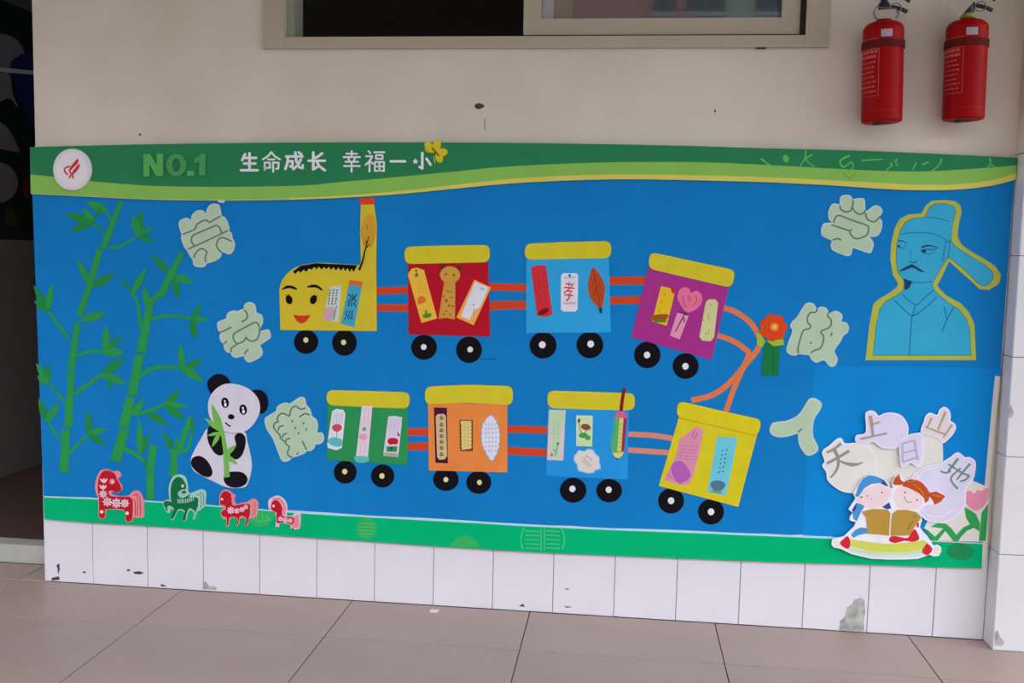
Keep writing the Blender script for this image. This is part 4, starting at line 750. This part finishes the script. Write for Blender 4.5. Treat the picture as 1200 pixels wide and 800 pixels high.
scrib([k((295, 470), (320, 500), (350, 530)), k((290, 490), (310, 510), (335, 535)), k((310, 460), (340, 480), (355, 500))], mat('taupe_pen', (170, 140, 140), .8), b, .9, 2.55)
b = bookmark('striped pencil shaped bookmark hanging by a dark red ribbon', 723, 538)
cut('green_side', k((498, 215), (530, 216), (515, 440), (480, 438), (470, 405), (485, 300)), pap('pencil_green', 84, 178, 110), 1.9, .5, b); cut('yellow_side', k((530, 216), (556, 217), (540, 438), (514, 440)), pap('pencil_yellow', 218, 206, 110), 1.9, .5, b); cut('maroon_side', k((556, 217), (578, 220), (560, 435), (540, 438)), pap('pencil_maroon', 148, 50, 82), 1.9, .5, b)
cut('pencil_tip', k((480, 436), (560, 434), (548, 462), (520, 480), (500, 470)), pap('pencil_wood', 214, 214, 116), 1.9, .5, b); cut('pencil_lead', ell(*k((514, 482))[0], 1.6, 1.0), Mpen, 2.4, .12, b)
cut('eraser', k((497, 215), (505, 190), (522, 173), (556, 173), (572, 190), (578, 220)), pap('pencil_pink', 206, 104, 134), 2.5, .5, b); prisms('ribbon', [curve(k((540, 172), (548, 100), (562, 25)), 4.2, 3.8)], pap('ribbon_red', 128, 30, 34), 2.45, .5, b)
scrib(dashes(k, 538, 250, 545, 420, 6, 1, -12, 0, .5) + dashes(k, 492, 250, 505, 420, 6, 1, -12, 0, .4), MATS['green_pen'], b, .8, 2.4)
# yellow carriage
Myc = pap('yellow', 212, 198, 38)
k = carriage('yellow paper carriage tilting at the right end of the bottom row', 760, 460, 5, [(172, 46), (400, 99), (664, 157), (641, 253), (400, 196), (163, 143)], [(180, 135), (637, 240), (525, 668), (60, 545)], Myc, [(132, 633, 76, 74, 132, 632), (366, 697, 76, 75, 366, 697)], Mhw, 19, pap('roof_yellow2', 214, 200, 36))
lines('roof_edge_line', [k((178, 147), (400, 197), (622, 249))], .8, mat('roof_edge_olive', (128, 112, 24), .8), 1.8, [o for o in col.objects if o.get('label', '').startswith('yellow paper carriage')][0])  # thin dark olive line along the lower edge of the yellow roof
b = bookmark('pink paper bookmark with purple blob on the yellow carriage', 800, 567)
cut('card', k((268, 205), (292, 195), (320, 222), (292, 370), (262, 480), (238, 535), (190, 540), (92, 510), (120, 450), (160, 370), (185, 270)), pap('bm_rose', 216, 140, 170), 1.9, .5, b); cut('purple_blob', k((132, 440), (160, 400), (205, 408), (245, 470), (232, 505), (185, 530), (150, 500)), pap('blob', 178, 96, 178), 2.4, .15, b, 3)
scrib(dashes(k, 190, 300, 290, 395, 5, 5, -16, 8, .3), mat('plum_pen', (150, 80, 120), .8), b, .9, 2.4); scrib([k((270, 220), (255, 260)), k((285, 235), (270, 275)), k((115, 480), (130, 495))], MATS['plum_pen'], b, .9, 2.4)
b = bookmark('cyan bookmark with grey pot drawing on the yellow carriage', 841, 580)
cut('card', k((402, 256), (520, 262), (490, 430), (452, 602), (344, 580), (372, 420)), pap('bm_aqua', 108, 198, 212), 1.9, .5, b); cut('grey_pot', k((362, 535), (380, 515), (425, 515), (450, 535), (435, 565), (400, 575), (372, 560)), pap('pot', 84, 118, 136), 2.4, .15, b, 3)
scrib(dashes(k, 425, 330, 470, 480, 6, 2, -26, -10, .35), MATS['teal_pen'], b, 1.3, 2.4); cut('green_base', k((368, 568), (430, 576), (425, 592), (366, 582)), pap('pot_green', 96, 160, 130), 2.4, .12, b)
# coupling strips
Mst = pap('strip_red', 206, 70, 40); Mso = pap('strip_orange', 222, 122, 74); Mss = pap('strip_salmon', 214, 136, 112)
GC = 'paper coupling strips between carriages'
def strip(lab, pts, w0, m, lay=.2): tag(prisms('coupling_strip', [curve(pts, w0, w0, 6)], m, lay, .4), lab, 'paper strip', GC)
strip('upper orange-red strip between locomotive and red carriage', [(439, 341), (480, 339.5)], 8.5, Mst); strip('lower orange-red strip between locomotive and red carriage', [(439, 360.5), (480, 360.5)], 8.5, Mst)
strip('upper orange-red strip between red and sky blue carriages', [(573, 336), (596, 336.5), (618, 337.3)], 8.8, Mst); strip('lower orange-red strip between red and sky blue carriages', [(573, 358.3), (596, 357.2), (618, 357.2)], 10, Mst)
strip('upper orange-red strip between sky blue and magenta carriages', [(714, 329), (760, 328.3)], 9.5, Mst); strip('lower orange-red strip between sky blue and magenta carriages', [(714, 352), (756, 351)], 9, Mst)
strip('upper orange-red strip between green and orange carriages', [(477, 506), (505, 505.5)], 9, Mst); strip('lower orange-red strip between green and orange carriages', [(477, 523), (505, 522.5)], 9, Mst)
strip('upper orange-red strip between orange and blue carriages', [(592, 502.3), (618, 503), (645, 504)], 8.5, Mst); strip('lower orange-red strip between orange and blue carriages', [(592, 527.5), (618, 529), (645, 530.3)], 9, Mst)
strip('upper salmon strip between blue and yellow carriages', [(736, 508.5), (765, 510), (788, 513.5)], 6.2, Mss); strip('lower salmon strip between blue and yellow carriages', [(736, 527), (765, 529), (786, 530.3)], 6.2, Mss)
k = C(730, 290, 4)
strip('long orange strip curving from magenta carriage past the flower', k((470, 282), (530, 302), (590, 345), (625, 390), (642, 440), (630, 480), (585, 535), (505, 628), (425, 688), (322, 716)), 6.4, Mso)
strip('orange strip curving from magenta carriage foot to yellow roof', k((440, 410), (515, 437), (572, 475), (590, 500), (560, 570), (520, 660), (480, 775)), 6.2, Mso, .65)
# red paper flower
t = thing('paper_flower', 'red paper flower with green stem beside the orange strips', 'flower', 903, 440)
prisms('stem', [k((665, 445), (737, 450), (726, 602), (648, 596))], pap('stem_green', 30, 120, 64), 1.2, .6, t); lines('stem_line', [k((700, 460), (705, 520), (702, 590))], .9, mat('stem_pen', (20, 80, 44), .8), 1.8, t)
cut('leaf', k((628, 395), (645, 405), (668, 440), (650, 470), (628, 455)), pap('leaf_lime', 156, 190, 58), 1.3, .6, t); cut('leaf', k((672, 435), (750, 428), (756, 455), (705, 462)), pap('leaf_lime', 156, 190, 58), 1.9, .4, t)
fl = []
for i in range(56):
    a = 2 * math.pi * i / 56; r = 13.4 + 3.4 * abs(math.cos(3.5 * a + .3)) ** .6; fl.append((906 + r * math.cos(a), 383.5 + r * .98 * math.sin(a)))
f_ = cut('petals', fl, pap('petal_red', 214, 74, 34), 2.3, .5, t); c_ = cut('flower_centre', ell(907.5, 383, 4.8, 4.8), pap('centre', 236, 140, 50), 2.8, .3, t); cut('centre_ring', ell(907.5, 383, 2.4, 2.4), pap('centre2', 240, 190, 90), 3.1, .15, c_)
tag(prisms('drawn_line', [ribbon([(563, 420.8), (583, 421)], 1)], MATS['teal_pen'], 0, .12), 'thin dark pen line beside the red carriage wheel', 'line')

# ------------------------------------------------------------------ portrait of a scholar
k = C(1010, 225, 7.059); q = C(1010, 325, 7.059)
t = thing('portrait_cutout', 'cyan paper portrait of a moustached scholar in winged hat with yellow outline', 'portrait', 1079, 422)
cut('yellow_outline', q((30, 684), (60, 400), (95, 220), (130, 185), (230, 125), (290, 78), (300, 50), (275, 5)) + k((258, 690), (235, 560), (240, 430), (270, 300), (310, 225), (380, 185), (490, 178), (530, 110), (580, 72), (680, 65), (770, 75), (815, 110), (825, 170), (800, 270), (790, 370), (820, 430), (900, 490), (1000, 545), (1100, 610), (1150, 680), (1140, 740)) + q((1128, 55), (1050, 105), (970, 95), (900, 25)) + k((850, 690), (720, 572), (690, 640), (652, 720)) + q((622, 62), (640, 90), (700, 150), (820, 215), (880, 280), (930, 380), (945, 684)), pap('outline_yellow', 178, 184, 76), 0, .8, t)
cut('outline_ink', q((91, 645), (116, 400), (146, 260), (196, 196), (297, 141), (341, 108), (346, 60)) + k((341, 722), (296, 663), (281, 560), (286, 430), (316, 318), (356, 251), (418, 216), (518, 208), (556, 127), (598, 96), (690, 94), (763, 117), (779, 160), (749, 270), (739, 398), (773, 446), (902, 531), (1012, 596), (1084, 657), (1089, 711), (1052, 764)) + q((1010, 76), (957, 48)) + k((858, 654), (720, 540), (693, 574), (644, 643), (594, 741)) + q((584, 60), (603, 107), (702, 196), (803, 261), (864, 338), (894, 430), (904, 645)), pap('outline_dark', 50, 96, 70), .8, .15, t)
Mcy = pap('portrait_cyan', 58, 170, 208)
cut('cyan_figure', q((95, 640), (120, 400), (150, 260), (200, 200), (300, 145), (345, 110), (350, 60)) + k((345, 720), (300, 660), (285, 560), (290, 430), (320, 320), (360, 255), (420, 220), (520, 212), (560, 130), (600, 100), (690, 98), (760, 120), (775, 160), (745, 270), (735, 400), (770, 450), (900, 535), (1010, 600), (1080, 660), (1085, 710), (1050, 760)) + q((1010, 72), (960, 45)) + k((860, 650), (720, 535), (690, 570), (640, 640), (590, 740)) + q((580, 60), (600, 110), (700, 200), (800, 265), (860, 340), (890, 430), (900, 640)), Mcy, .95, .25, t)
Mpi = mat('portrait_ink', (24, 92, 124), .8); Mpd = mat('portrait_dark', (18, 62, 98), .8)
lines('hat_line', [k((320, 350), (400, 337), (520, 335), (620, 355), (700, 400)), k((520, 212), (620, 215), (725, 245)), k((698, 403), (680, 480), (665, 575)), k((727, 403), (720, 480), (712, 540)), k((692, 412), (730, 404))], .75, Mpi, 1.2, t)
prisms('eyebrow', [curve(k((492, 456), (540, 443), (590, 448), (630, 462)), 2.2, .9)], Mpd, 1.2, .12, t); prisms('eyebrow', [curve(k((300, 402), (340, 406), (372, 426)), 1.6, .7)], Mpd, 1.2, .12, t)
prisms('eye', [curve(k((486, 486), (530, 474), (600, 474), (622, 464)), 1.3, .8), curve(k((505, 500), (560, 513), (605, 490)), .8, .5), ell(*k((512, 489))[0], 2.4, 1.9, 0, 14)], Mpd, 1.2, .12, t); prisms('eye', [curve(k((298, 452), (330, 466), (362, 440)), .9, .5), ell(*k((304, 448))[0], 1.5, 1.8, 0, 12)], Mpd, 1.2, .12, t)
prisms('nose', [curve(k((388, 574), (418, 582), (448, 578), (460, 562)), 1.0, 1.3), curve(k((396, 470), (402, 510), (396, 545)), .5)], Mpi, 1.2, .12, t)
cut('moustache', k((302, 655), (340, 630), (380, 610), (412, 594), (450, 616), (525, 664), (480, 658), (430, 628), (408, 624), (345, 650)), Mpd, 1.2, .12, t)
cut('beard', k((345, 712), (380, 728), (418, 736)) + q((412, 42), (395, 80), (375, 100), (352, 100), (352, 50)), Mpd, 1.2, .12, t)
lines('chin_line', [k((410, 742), (500, 748), (582, 735))], .8, Mpi, 1.2, t)
lines('robe_line', [q((335, 140), (440, 225), (515, 170), (590, 105)), q((265, 185), (340, 260), (415, 315), (500, 270), (620, 160)), q((440, 225), (425, 300), (412, 330), (400, 500), (390, 640)), q((680, 240), (700, 345)), q((757, 250), (700, 350), (665, 452))], 1.0, Mpi, 1.2, t)

# ------------------------------------------------------------------ reading children collage
k1 = C(955, 470, 8); k2 = C(1060, 470, 8); k7 = C(965, 550, 7.273); k8 = C(1060, 550, 7.273)
Mfw = pap('foam_white', 234, 234, 244); Mlv = pap('lavender', 218, 214, 236); Mcm = pap('cream', 226, 224, 216)
GP = 'white foam plaques with single characters'
tag(cut('cream_card', [(1010, 519), (1028, 513), (1060, 513), (1078, 506), (1104.5, 512), (1105, 545), (1098, 565), (1070, 585), (1030, 585), (1022, 565)], Mcm, .2, 2), 'cream backing card behind the 上, 日 and 山 plaques', 'card')
def plaque(lab, o, faces, strokes, ms, lay, th=4, inner=None):
    cx = sum(p[0] for p in o) / len(o); t = thing('character_plaque', lab, 'plaque', cx, max(p[1] for p in o), GP)
    cut('white_foam', o, Mfw, lay, th, t, 3); cut('tinted_face', grow(smooth(o, 3), -1.5), faces, lay + th, .2, t)
    if strokes: prisms('brush_character', strokes, ms, lay + th + .2, .2, t)
    return t
Mg1 = pap('brush_grey', 146, 148, 138); Mg2 = pap('brush_brown', 172, 154, 148); Mg3 = pap('brush_olive', 178, 168, 130); Mg4 = pap('brush_mauve', 184, 178, 206); Mg5 = pap('brush_teal', 112, 142, 134)
plaque('round white plaque with the grey character 天, leftmost of the plaques', [(963, 531), (965, 526), (971, 522), (980, 514), (986, 513), (990, 519), (1005, 518), (1017, 521), (1024, 530), (1027, 545), (1025, 562), (1018, 573), (1008, 577), (998, 577), (986, 575), (975, 568), (969, 561), (968, 553), (963, 545), (966, 540)], Mcm,
       [curve(k1((105, 478), (180, 440), (240, 390)), 2.6, 3.6), curve(k1((105, 580), (200, 530), (318, 460)), 3.2, 3.6), curve(k1((170, 440), (210, 520), (212, 600), (180, 670), (140, 710)), 4.4, 2.2), curve(k1((210, 548), (290, 580), (350, 590)), 1.5, 5), curve(k1((345, 590), (400, 585), (445, 565)), 4.6, 1)], Mg1, 2.4)
plaque('white plaque with the brown character 上 leaning over the 天 disc', k1((465, 130), (480, 95), (520, 82), (560, 95), (590, 130), (640, 110), (710, 100), (790, 120), (840, 170), (868, 240), (860, 320), (820, 390), (750, 435), (680, 440), (610, 430), (540, 375), (480, 390), (390, 385), (370, 350), (390, 310), (470, 285)), Mlv,
       [curve(k1((510, 130), (525, 220), (535, 315)), 4.6, 3.2), curve(k1((535, 210), (605, 188)), 2.4, 2), curve(k1((418, 348), (540, 322), (668, 294)), 2.6, 2.2)], Mg2, 6.9, 3)
plaque('small lavender plaque with the character 日 in the middle', [(1053, 518), (1062, 510), (1068, 507), (1080, 508), (1081, 525), (1079, 540), (1073, 546), (1066, 541), (1058, 546), (1054, 543)], Mlv,
       [ribbon([(1056, 519.5), (1056.5, 541)], 2.6), ribbon([(1055, 519), (1070, 515)], 2.2), ribbon([(1070, 514.5), (1074, 538)], 2.8), ribbon([(1057, 529.5), (1071, 526)], 2), ribbon([(1057, 540), (1073, 535)], 2.2)], Mg4, 10.1, 2)
plaque('white plaque with the olive character 山, topmost on the right', k2((155, 240), (175, 195), (190, 140), (235, 105), (300, 125), (320, 80), (365, 50), (410, 75), (428, 130), (425, 180), (460, 200), (478, 240), (455, 300), (400, 360), (360, 388), (320, 370), (300, 335), (160, 300)), pap('plaque_pink', 226, 216, 222),
       [ribbon(k2((378, 95), (308, 265)), 2.9, 2.4), ribbon(k2((248, 155), (205, 245)), 2.8, 2.2), ribbon(k2((190, 238), (370, 305)), 2.0, 2.4), ribbon(k2((440, 215), (358, 335)), 2.8, 2.2)], Mg3, 2.4, 3)
t = plaque('large round plaque with the teal character 地, right of the girl', [(1068, 560), (1075, 551), (1085, 545), (1100, 542), (1108, 538), (1114, 534), (1119, 530), (1124, 530), (1130, 535), (1136, 535), (1142, 540), (1142, 550), (1139, 562), (1131, 571), (1131, 585), (1127, 597), (1118, 606), (1105, 611), (1090, 611), (1080, 605), (1070, 592)], Mlv,
       [curve(k2((495, 530), (440, 600), (400, 650)), 3.2, 2.4), curve(k2((400, 585), (470, 625)), 2.2), curve(k2((328, 645), (370, 665), (425, 650)), 2.2), curve(k2((470, 630), (540, 670), (600, 690)), 2.2), curve(k2((605, 580), (545, 650), (480, 730)), 2.8, 2), curve(k2((520, 620), (440, 690), (430, 740), (490, 815)), 1.8, 2.6), curve(k2((600, 690), (560, 730), (510, 745)), 2.4, 2)], Mg5, 2.3, 6)
lines('pale_ring', [[(1074, 560), (1084, 550), (1098, 547)], [(1077, 593), (1088, 603), (1102, 604), (1116, 596)]], 1.0, Mfw, 8.5, t)
# tulip
t = thing('tulip_cutout', 'pink tulip with green leaves on cream card at the lower right corner', 'tulip', 1140, 634)
cut('cream_card', k8((165, 500), (190, 445), (500, 330), (512, 240), (530, 110), (575, 92), (690, 140), (716, 150), (712, 300), (700, 450), (690, 612), (640, 614), (245, 604)), Mcm, 1.1, .6, t)
Mtg = pap('tulip_green', 56, 162, 88)
for p in ([(508, 318), (550, 338), (605, 375), (640, 450), (636, 525), (565, 480), (522, 410)], [(655, 365), (680, 330), (712, 285), (706, 400), (690, 605), (632, 610), (640, 500)], [(415, 610), (330, 500), (220, 485), (280, 455), (350, 460), (400, 500), (440, 555), (500, 490), (580, 455), (602, 490), (530, 520), (480, 572), (455, 610)], [(160, 497), (200, 515), (258, 570), (330, 498), (348, 518), (282, 603), (238, 605)]): cut('leaf', k8(*p), Mtg, 1.7, .3 + .05 * (len(t.children) % 5), t)
cut('tulip_flower', smooth(k8((508, 240), (525, 190), (560, 180), (590, 205), (620, 170), (655, 180), (690, 155), (720, 165), (708, 250), (665, 320), (600, 348), (540, 312)), 3), pap('tulip_pink', 232, 150, 176), 1.8, .5, t)
# children on a cushion
t = thing('reading_children_cutout', 'foam cutout of two cartoon children reading books on a cushion', 'children cutout', 1037, 652)
cut('white_foam', k7((245, 195), (265, 240), (205, 330), (240, 360), (215, 400), (218, 425), (270, 440), (250, 480), (165, 560), (110, 572), (70, 585), (62, 630), (80, 655), (140, 665), (230, 710), (400, 750), (560, 757), (690, 755), (790, 750)) + k8((100, 750), (200, 715), (240, 730), (280, 725), (303, 690), (300, 650), (270, 630), (235, 640), (215, 600), (180, 550), (150, 520), (120, 480), (140, 420), (130, 380), (115, 345), (165, 300), (220, 290), (250, 298), (345, 216), (290, 182), (205, 183), (150, 105), (80, 70), (10, 70)) + k7((690, 85), (655, 28), (600, 45), (572, 110), (585, 150), (550, 150), (548, 115), (510, 78), (440, 42), (370, 36), (322, 62), (285, 130)), Mfw, 8.6, 4, t)
L = 12.6
Mskin = pap('child_skin', 236, 214, 214); Mblue = pap('cap_blue', 74, 148, 206); Mnavy = pap('cap_navy', 52, 76, 150); Mhair = pap('hair_orange', 192, 84, 44); Mred = pap('dress_red', 206, 44, 54); Mbook = pap('book_tan', 184, 146, 66); Mdot = pap('face_dot', 120, 96, 120)
cut('cushion_base', k7((145, 640), (170, 612), (240, 590), (400, 610), (540, 622), (700, 612), (800, 600)) + k8((150, 590), (185, 610), (228, 660), (190, 712), (90, 735)) + k7((690, 742), (560, 746), (400, 738), (240, 700)), pap('cushion_pale', 206, 222, 226), L, .2, t)
cut('cushion_stripe', k7((215, 640), (210, 582), (400, 608), (540, 622), (700, 612), (800, 600)) + k8((150, 590), (185, 612), (150, 670)) + k7((700, 690), (540, 692), (380, 682)), pap('cushion_yellow', 208, 212, 92), L + .2, .1, t)
cut('cushion_stripe', k7((215, 660), (380, 684), (540, 694), (700, 692)) + k8((150, 672), (140, 698)) + k7((700, 716), (540, 720), (380, 710), (240, 688)), pap('cushion_green', 202, 222, 164), L + .3, .1, t)
for p, kk in (([(133, 612), (165, 580), (200, 556), (220, 600), (216, 650), (190, 665), (152, 642)], k7), ([(138, 682), (160, 645), (182, 618), (228, 668), (190, 718), (152, 706)], k8)): cut('cushion_tip', smooth(kk(*p), 2), Mred, L + .4, .15, t)
for p, kk in (([(78, 595), (110, 590), (132, 615), (125, 650), (85, 648)], k7), ([(238, 660), (265, 642), (288, 660), (290, 700), (262, 718), (240, 700)], k8)): cut('cushion_knob', smooth(kk(*p), 2), Mcm, L, .15, t)
cut('boy_hair', k7((234, 336), (272, 272), (345, 300), (312, 350), (275, 432), (248, 412)), Mblue, L, .15, t); cut('boy_hair', k7((490, 312), (552, 268), (568, 322), (530, 328)), Mnavy, L, .15, t); cut('boy_hair', k7((234, 336), (268, 280), (275, 320), (250, 350)), Mnavy, L + .15, .1, t)
bfc = cut('boy_face', k7((272, 255), (300, 208), (360, 150), (430, 124), (500, 125), (548, 150), (572, 190), (560, 232), (520, 282), (460, 318), (380, 322), (320, 290), (288, 272)), Mskin, L + .25, .2, t, 2)
prisms('face_dot', [ell(*k7(c)[0], r, r, 0, 8) for c, r in (((315, 227), 1.2), ((490, 186), 1.1), ((366, 216), .9), ((400, 240), .7))], Mdot, L + .45, .1, bfc)
cut('boy_cap', k7((262, 220), (290, 130), (330, 65), (380, 40), (440, 50), (510, 85), (545, 135), (520, 130), (470, 106), (400, 115), (340, 150), (290, 222)), Mblue, L + .45, .2, t); cut('cap_shade', k7((440, 50), (510, 85), (545, 135), (520, 130), (478, 106), (500, 95)), Mnavy, L + .65, .1, t)
cut('trousers', k7((225, 548), (262, 505), (310, 482), (362, 490), (366, 532), (290, 548), (250, 572)), Mblue, L + .4, .15, t); cut('sock', k7((420, 560), (485, 560), (478, 612), (428, 606)), pap('sock_white', 226, 226, 236), L + .4, .15, t)
gfc = cut('girl_face', k7((592, 205), (622, 150), (680, 128), (760, 165), (822, 225), (840, 270), (800, 320), (730, 335), (640, 325), (602, 285)), Mskin, L + .25, .2, t, 2)
prisms('face_dot', [ell(*c, r, r, 0, 8) for c, r in ((k7((685, 186))[0], 1.2), (k8((97, 250))[0], 1.2))], Mdot, L + .45, .1, gfc); prisms('smile', [curve(k7((676, 215), (690, 250), (710, 268), (745, 265)), .8)], Mdot, L + .45, .1, gfc)
hh = cut('girl_hair', k7((658, 128), (682, 92), (730, 74)) + k8((30, 74), (90, 78), (140, 102), (182, 152), (208, 198), (192, 258), (165, 276), (156, 236), (110, 192), (60, 165), (10, 142)) + k7((690, 140)), Mhair, L + .45, .2, t)
cut('pigtail', k7((580, 108), (600, 60), (635, 33), (648, 78), (684, 108), (640, 124), (592, 122)), Mhair, L + .45, .2, t); cut('pigtail', k8((205, 188), (260, 178), (336, 216), (300, 262), (246, 292), (226, 250), (200, 218)), Mhair, L + .45, .2, t)
lines('hair_streak', [k8((20, 95), (60, 90), (90, 82)), k8((60, 110), (130, 170), (150, 220)), k8((225, 205), (265, 215), (300, 222))], .9, pap('hair_gold', 220, 150, 60), L + .65, t)
cut('dress', k7((548, 592), (575, 555), (650, 565), (708, 572), (748, 515), (772, 498), (802, 555), (800, 590), (740, 606), (680, 596), (600, 617)), Mred, L + .4, .2, t, 2); cut('sleeve', k8((95, 435), (112, 450), (112, 480), (92, 485)), Mred, L + .4, .15, t)
for p in ([(316, 350), (410, 325), (540, 330), (562, 368), (552, 552), (480, 545), (365, 536), (356, 400)], [(576, 365), (620, 335), (700, 335), (780, 352), (822, 395), (795, 440), (770, 470), (728, 548), (690, 552), (562, 552), (568, 420)]): cut('book', k7(*p), Mbook, L + .7, 1.0, t)
lines('book_spine', [k7((566, 365), (558, 460), (553, 555))], 1.4, pap('spine', 232, 226, 214), L + 1.7, t)
prisms('finger', [ell(*k7((x, y))[0], 2.2, 1.2, -20, 10) for x, y in ((765, 385), (740, 440), (725, 465), (712, 490))], mat('finger_shade', (150, 116, 60), .8), L + 1.7, .15, t)

# ------------------------------------------------------------------ fire extinguishers
Mer = mat('extinguisher_red', (146, 1, 4), .5, .1, .03); Meb = mat('valve_black', (26, 26, 28), .45, .4); Mbr = mat('strap_brown', (84, 28, 24), .7, .08); Mlw = mat('label_print', (196, 96, 96), .6, .05); Msv = mat('grey_sticker', (158, 150, 160), .5, .2)
def cyl(name, a0, a1, z0, z1, r, m, parent, th=.0006, n=12):
    V = []; F = []
    for i in range(n + 1):
        a = math.radians(a0 + (a1 - a0) * i / n)
        for rr in (r + th, r):
            for z in (z0, z1): V.append((rr * math.sin(a), -rr * math.cos(a), z))
    for i in range(n):
        b0 = i * 4; c0 = b0 + 4
        F += [[b0, c0, c0 + 1, b0 + 1], [b0 + 2, b0 + 3, c0 + 3, c0 + 2], [b0, b0 + 2, c0 + 2, c0], [b0 + 1, c0 + 1, c0 + 3, b0 + 3]]
    F += [[0, 1, 3, 2], [n * 4, n * 4 + 2, n * 4 + 3, n * 4 + 1]]
    me = bpy.data.meshes.new(name); me.from_pydata(V, [], F); me.update(); return link(name, me, m, parent)
def extinguisher(lab, cxt, cyt, cxb, cyb, tagside, neckm):
    Y = -.068; pb = at(cxb, cyb, Y); ptp = at(cxt, cyt, Y); R = .0575
    H = (ptp - pb).length
    t = tag(empty('fire_extinguisher', pb), lab, 'fire extinguisher', 'wall mounted fire extinguishers')
    t.rotation_euler = (0, math.atan2(ptp.x - pb.x, ptp.z - pb.z), 0)
    prof = [(.0, .006), (.02, .006), (.03, 0), (.05, 0), (R - .001, .003), (R, .008), (R, H - .032)] + [(R * math.cos(math.radians(a)) ** .7, H - .032 + .032 * math.sin(math.radians(a)) ** .8) for a in (8, 18, 30, 42, 54, 65, 75)] + [(.022, H), (.016, H + .003)]
    lathe('cylinder_body', prof, Mer, t, 48)
    lathe('drain_plug', [(.012, -.006), (.014, -.004), (.014, .006)], Meb, t, 16, (-.012, 0, 0))
    cyl('raised_seam', -60, 40, .030, .0315, R, mat('seam_red', (180, 30, 30), .5, .1), t, .0008)
    s = cyl('strap', -178, 178, H - .082, H - .062, R, Mbr, t, .003, 40)
    boxes('wall_bracket', [((-.022, R - .004, H - .10), (.022, .0675, H - .02))], Mbr, t, (0, 0, 0)).location = (0, 0, 0)
    z0, z1 = .072, H - .086
    lb_ = cyl('label_panel', -112, -24, z0, z1, R, mat('label_red', (150, 14, 22), .55, .08), t, .0004)
    cyl('label_border', -25.2, -24, z0, z1, R, Mlw, t, .0010, 2); cyl('label_border', -112, -24, z0, z0 + .0012, R, Mlw, t, .0010); cyl('label_border', -112, -24, z1 - .0012, z1, R, Mlw, t, .0010)
    cyl('label_border', -112, -24, H - .058, H - .0568, R, Mlw, t, .0010)
    rows = 9
    for i in range(rows):
        z = z0 + .012 + (z1 - z0 - .024) * i / (rows - 1)
        a = -104
        while a < -32:
            l = random.uniform(4, 11); 
            if a + l < -30: cyl('label_text', a, a + l, z, z + (.0035 if i < 7 else .0075), R, Mlw, t, .0010, 2)
            a += l + random.uniform(2, 5)
    cyl('inspection_sticker', -20, 11, H - .055, H - .034, R, Msv, t, .0009, 6)
    lathe('neck_ring', [(.017, H + .002), (.021, H + .004), (.021, H + .016), (.015, H + .018)], neckm, t, 24)
    lathe('valve_body', [(.013, H + .016), (.016, H + .02), (.016, H + .05), (.010, H + .056), (.010, H + .075)], Meb, t, 20)
    # levers, gauge, hose
    tube('carry_handle', [(-.01, 0, H + .042), (.02, -.004, H + .04), (.05, -.008, H + .03), (.064, -.01, H + .022)], .006, Meb, t)
    tube('squeeze_lever', [(-.012, 0, H + .078), (.02, -.004, H + .078), (.055, -.01, H + .062), (.07, -.012, H + .05)], .005, Meb, t)
    tube('safety_ring', [(.03 + .016 * math.cos(a * .5236), -.012, H + .034 + .014 * math.sin(a * .5236)) for a in range(13)], .0018, mat('ring_steel', (120, 118, 116), .4, .5), t)
    return t, H
Mtag = mat('tag_card', (164, 154, 142), .7, .2, .06)
t, H = extinguisher('red fire extinguisher nearer the window, with white wire tag at its neck', 1035.5, 25, 1033, 144, 0, mat('neck_grey', (120, 116, 108), .5, .3))
tg = boxes('inspection_tag', [((-.028, -.034, H + .001), (.026, -.032, H + .026))], Mtag, t); tg.location = (0, 0, 0)
tube('tag_wire', [(-.03, -.03, H + .002), (-.036, -.03, H + .02), (-.028, -.028, H + .036), (-.01, -.02, H + .034), (.026, -.03, H + .028), (.036, -.03, H + .014), (.026, -.03, H + .002)], .0022, mat('wire_grey', (110, 106, 100), .5, .4), t)
t, H = extinguisher('red fire extinguisher nearest the pillar, with lime neck ring and beige tag', 1134, 23, 1128.5, 141, 0, mat('neck_lime', (132, 150, 60), .5, .3))
tg = boxes('inspection_tag', [((-.03, -.0010, -.03), (.03, .0010, .03))], Mtag, t); tg.location = (-.036, -.03, H + .042); tg.rotation_euler = (0, math.radians(40), 0)

# small paper scrap on the floor at the wall foot
a = atz(505, 714); b2 = atz(513, 717)
sc_ = boxes('floor_scrap', [((a.x, min(a.y, b2.y) - .006, 0), (b2.x, max(a.y, b2.y), .0015))], pap('floor_scrap', 226, 226, 226), None, (a.x, b2.y, 0)); tag(sc_, 'tiny white paper scrap on the floor against the tiles', 'paper scrap')
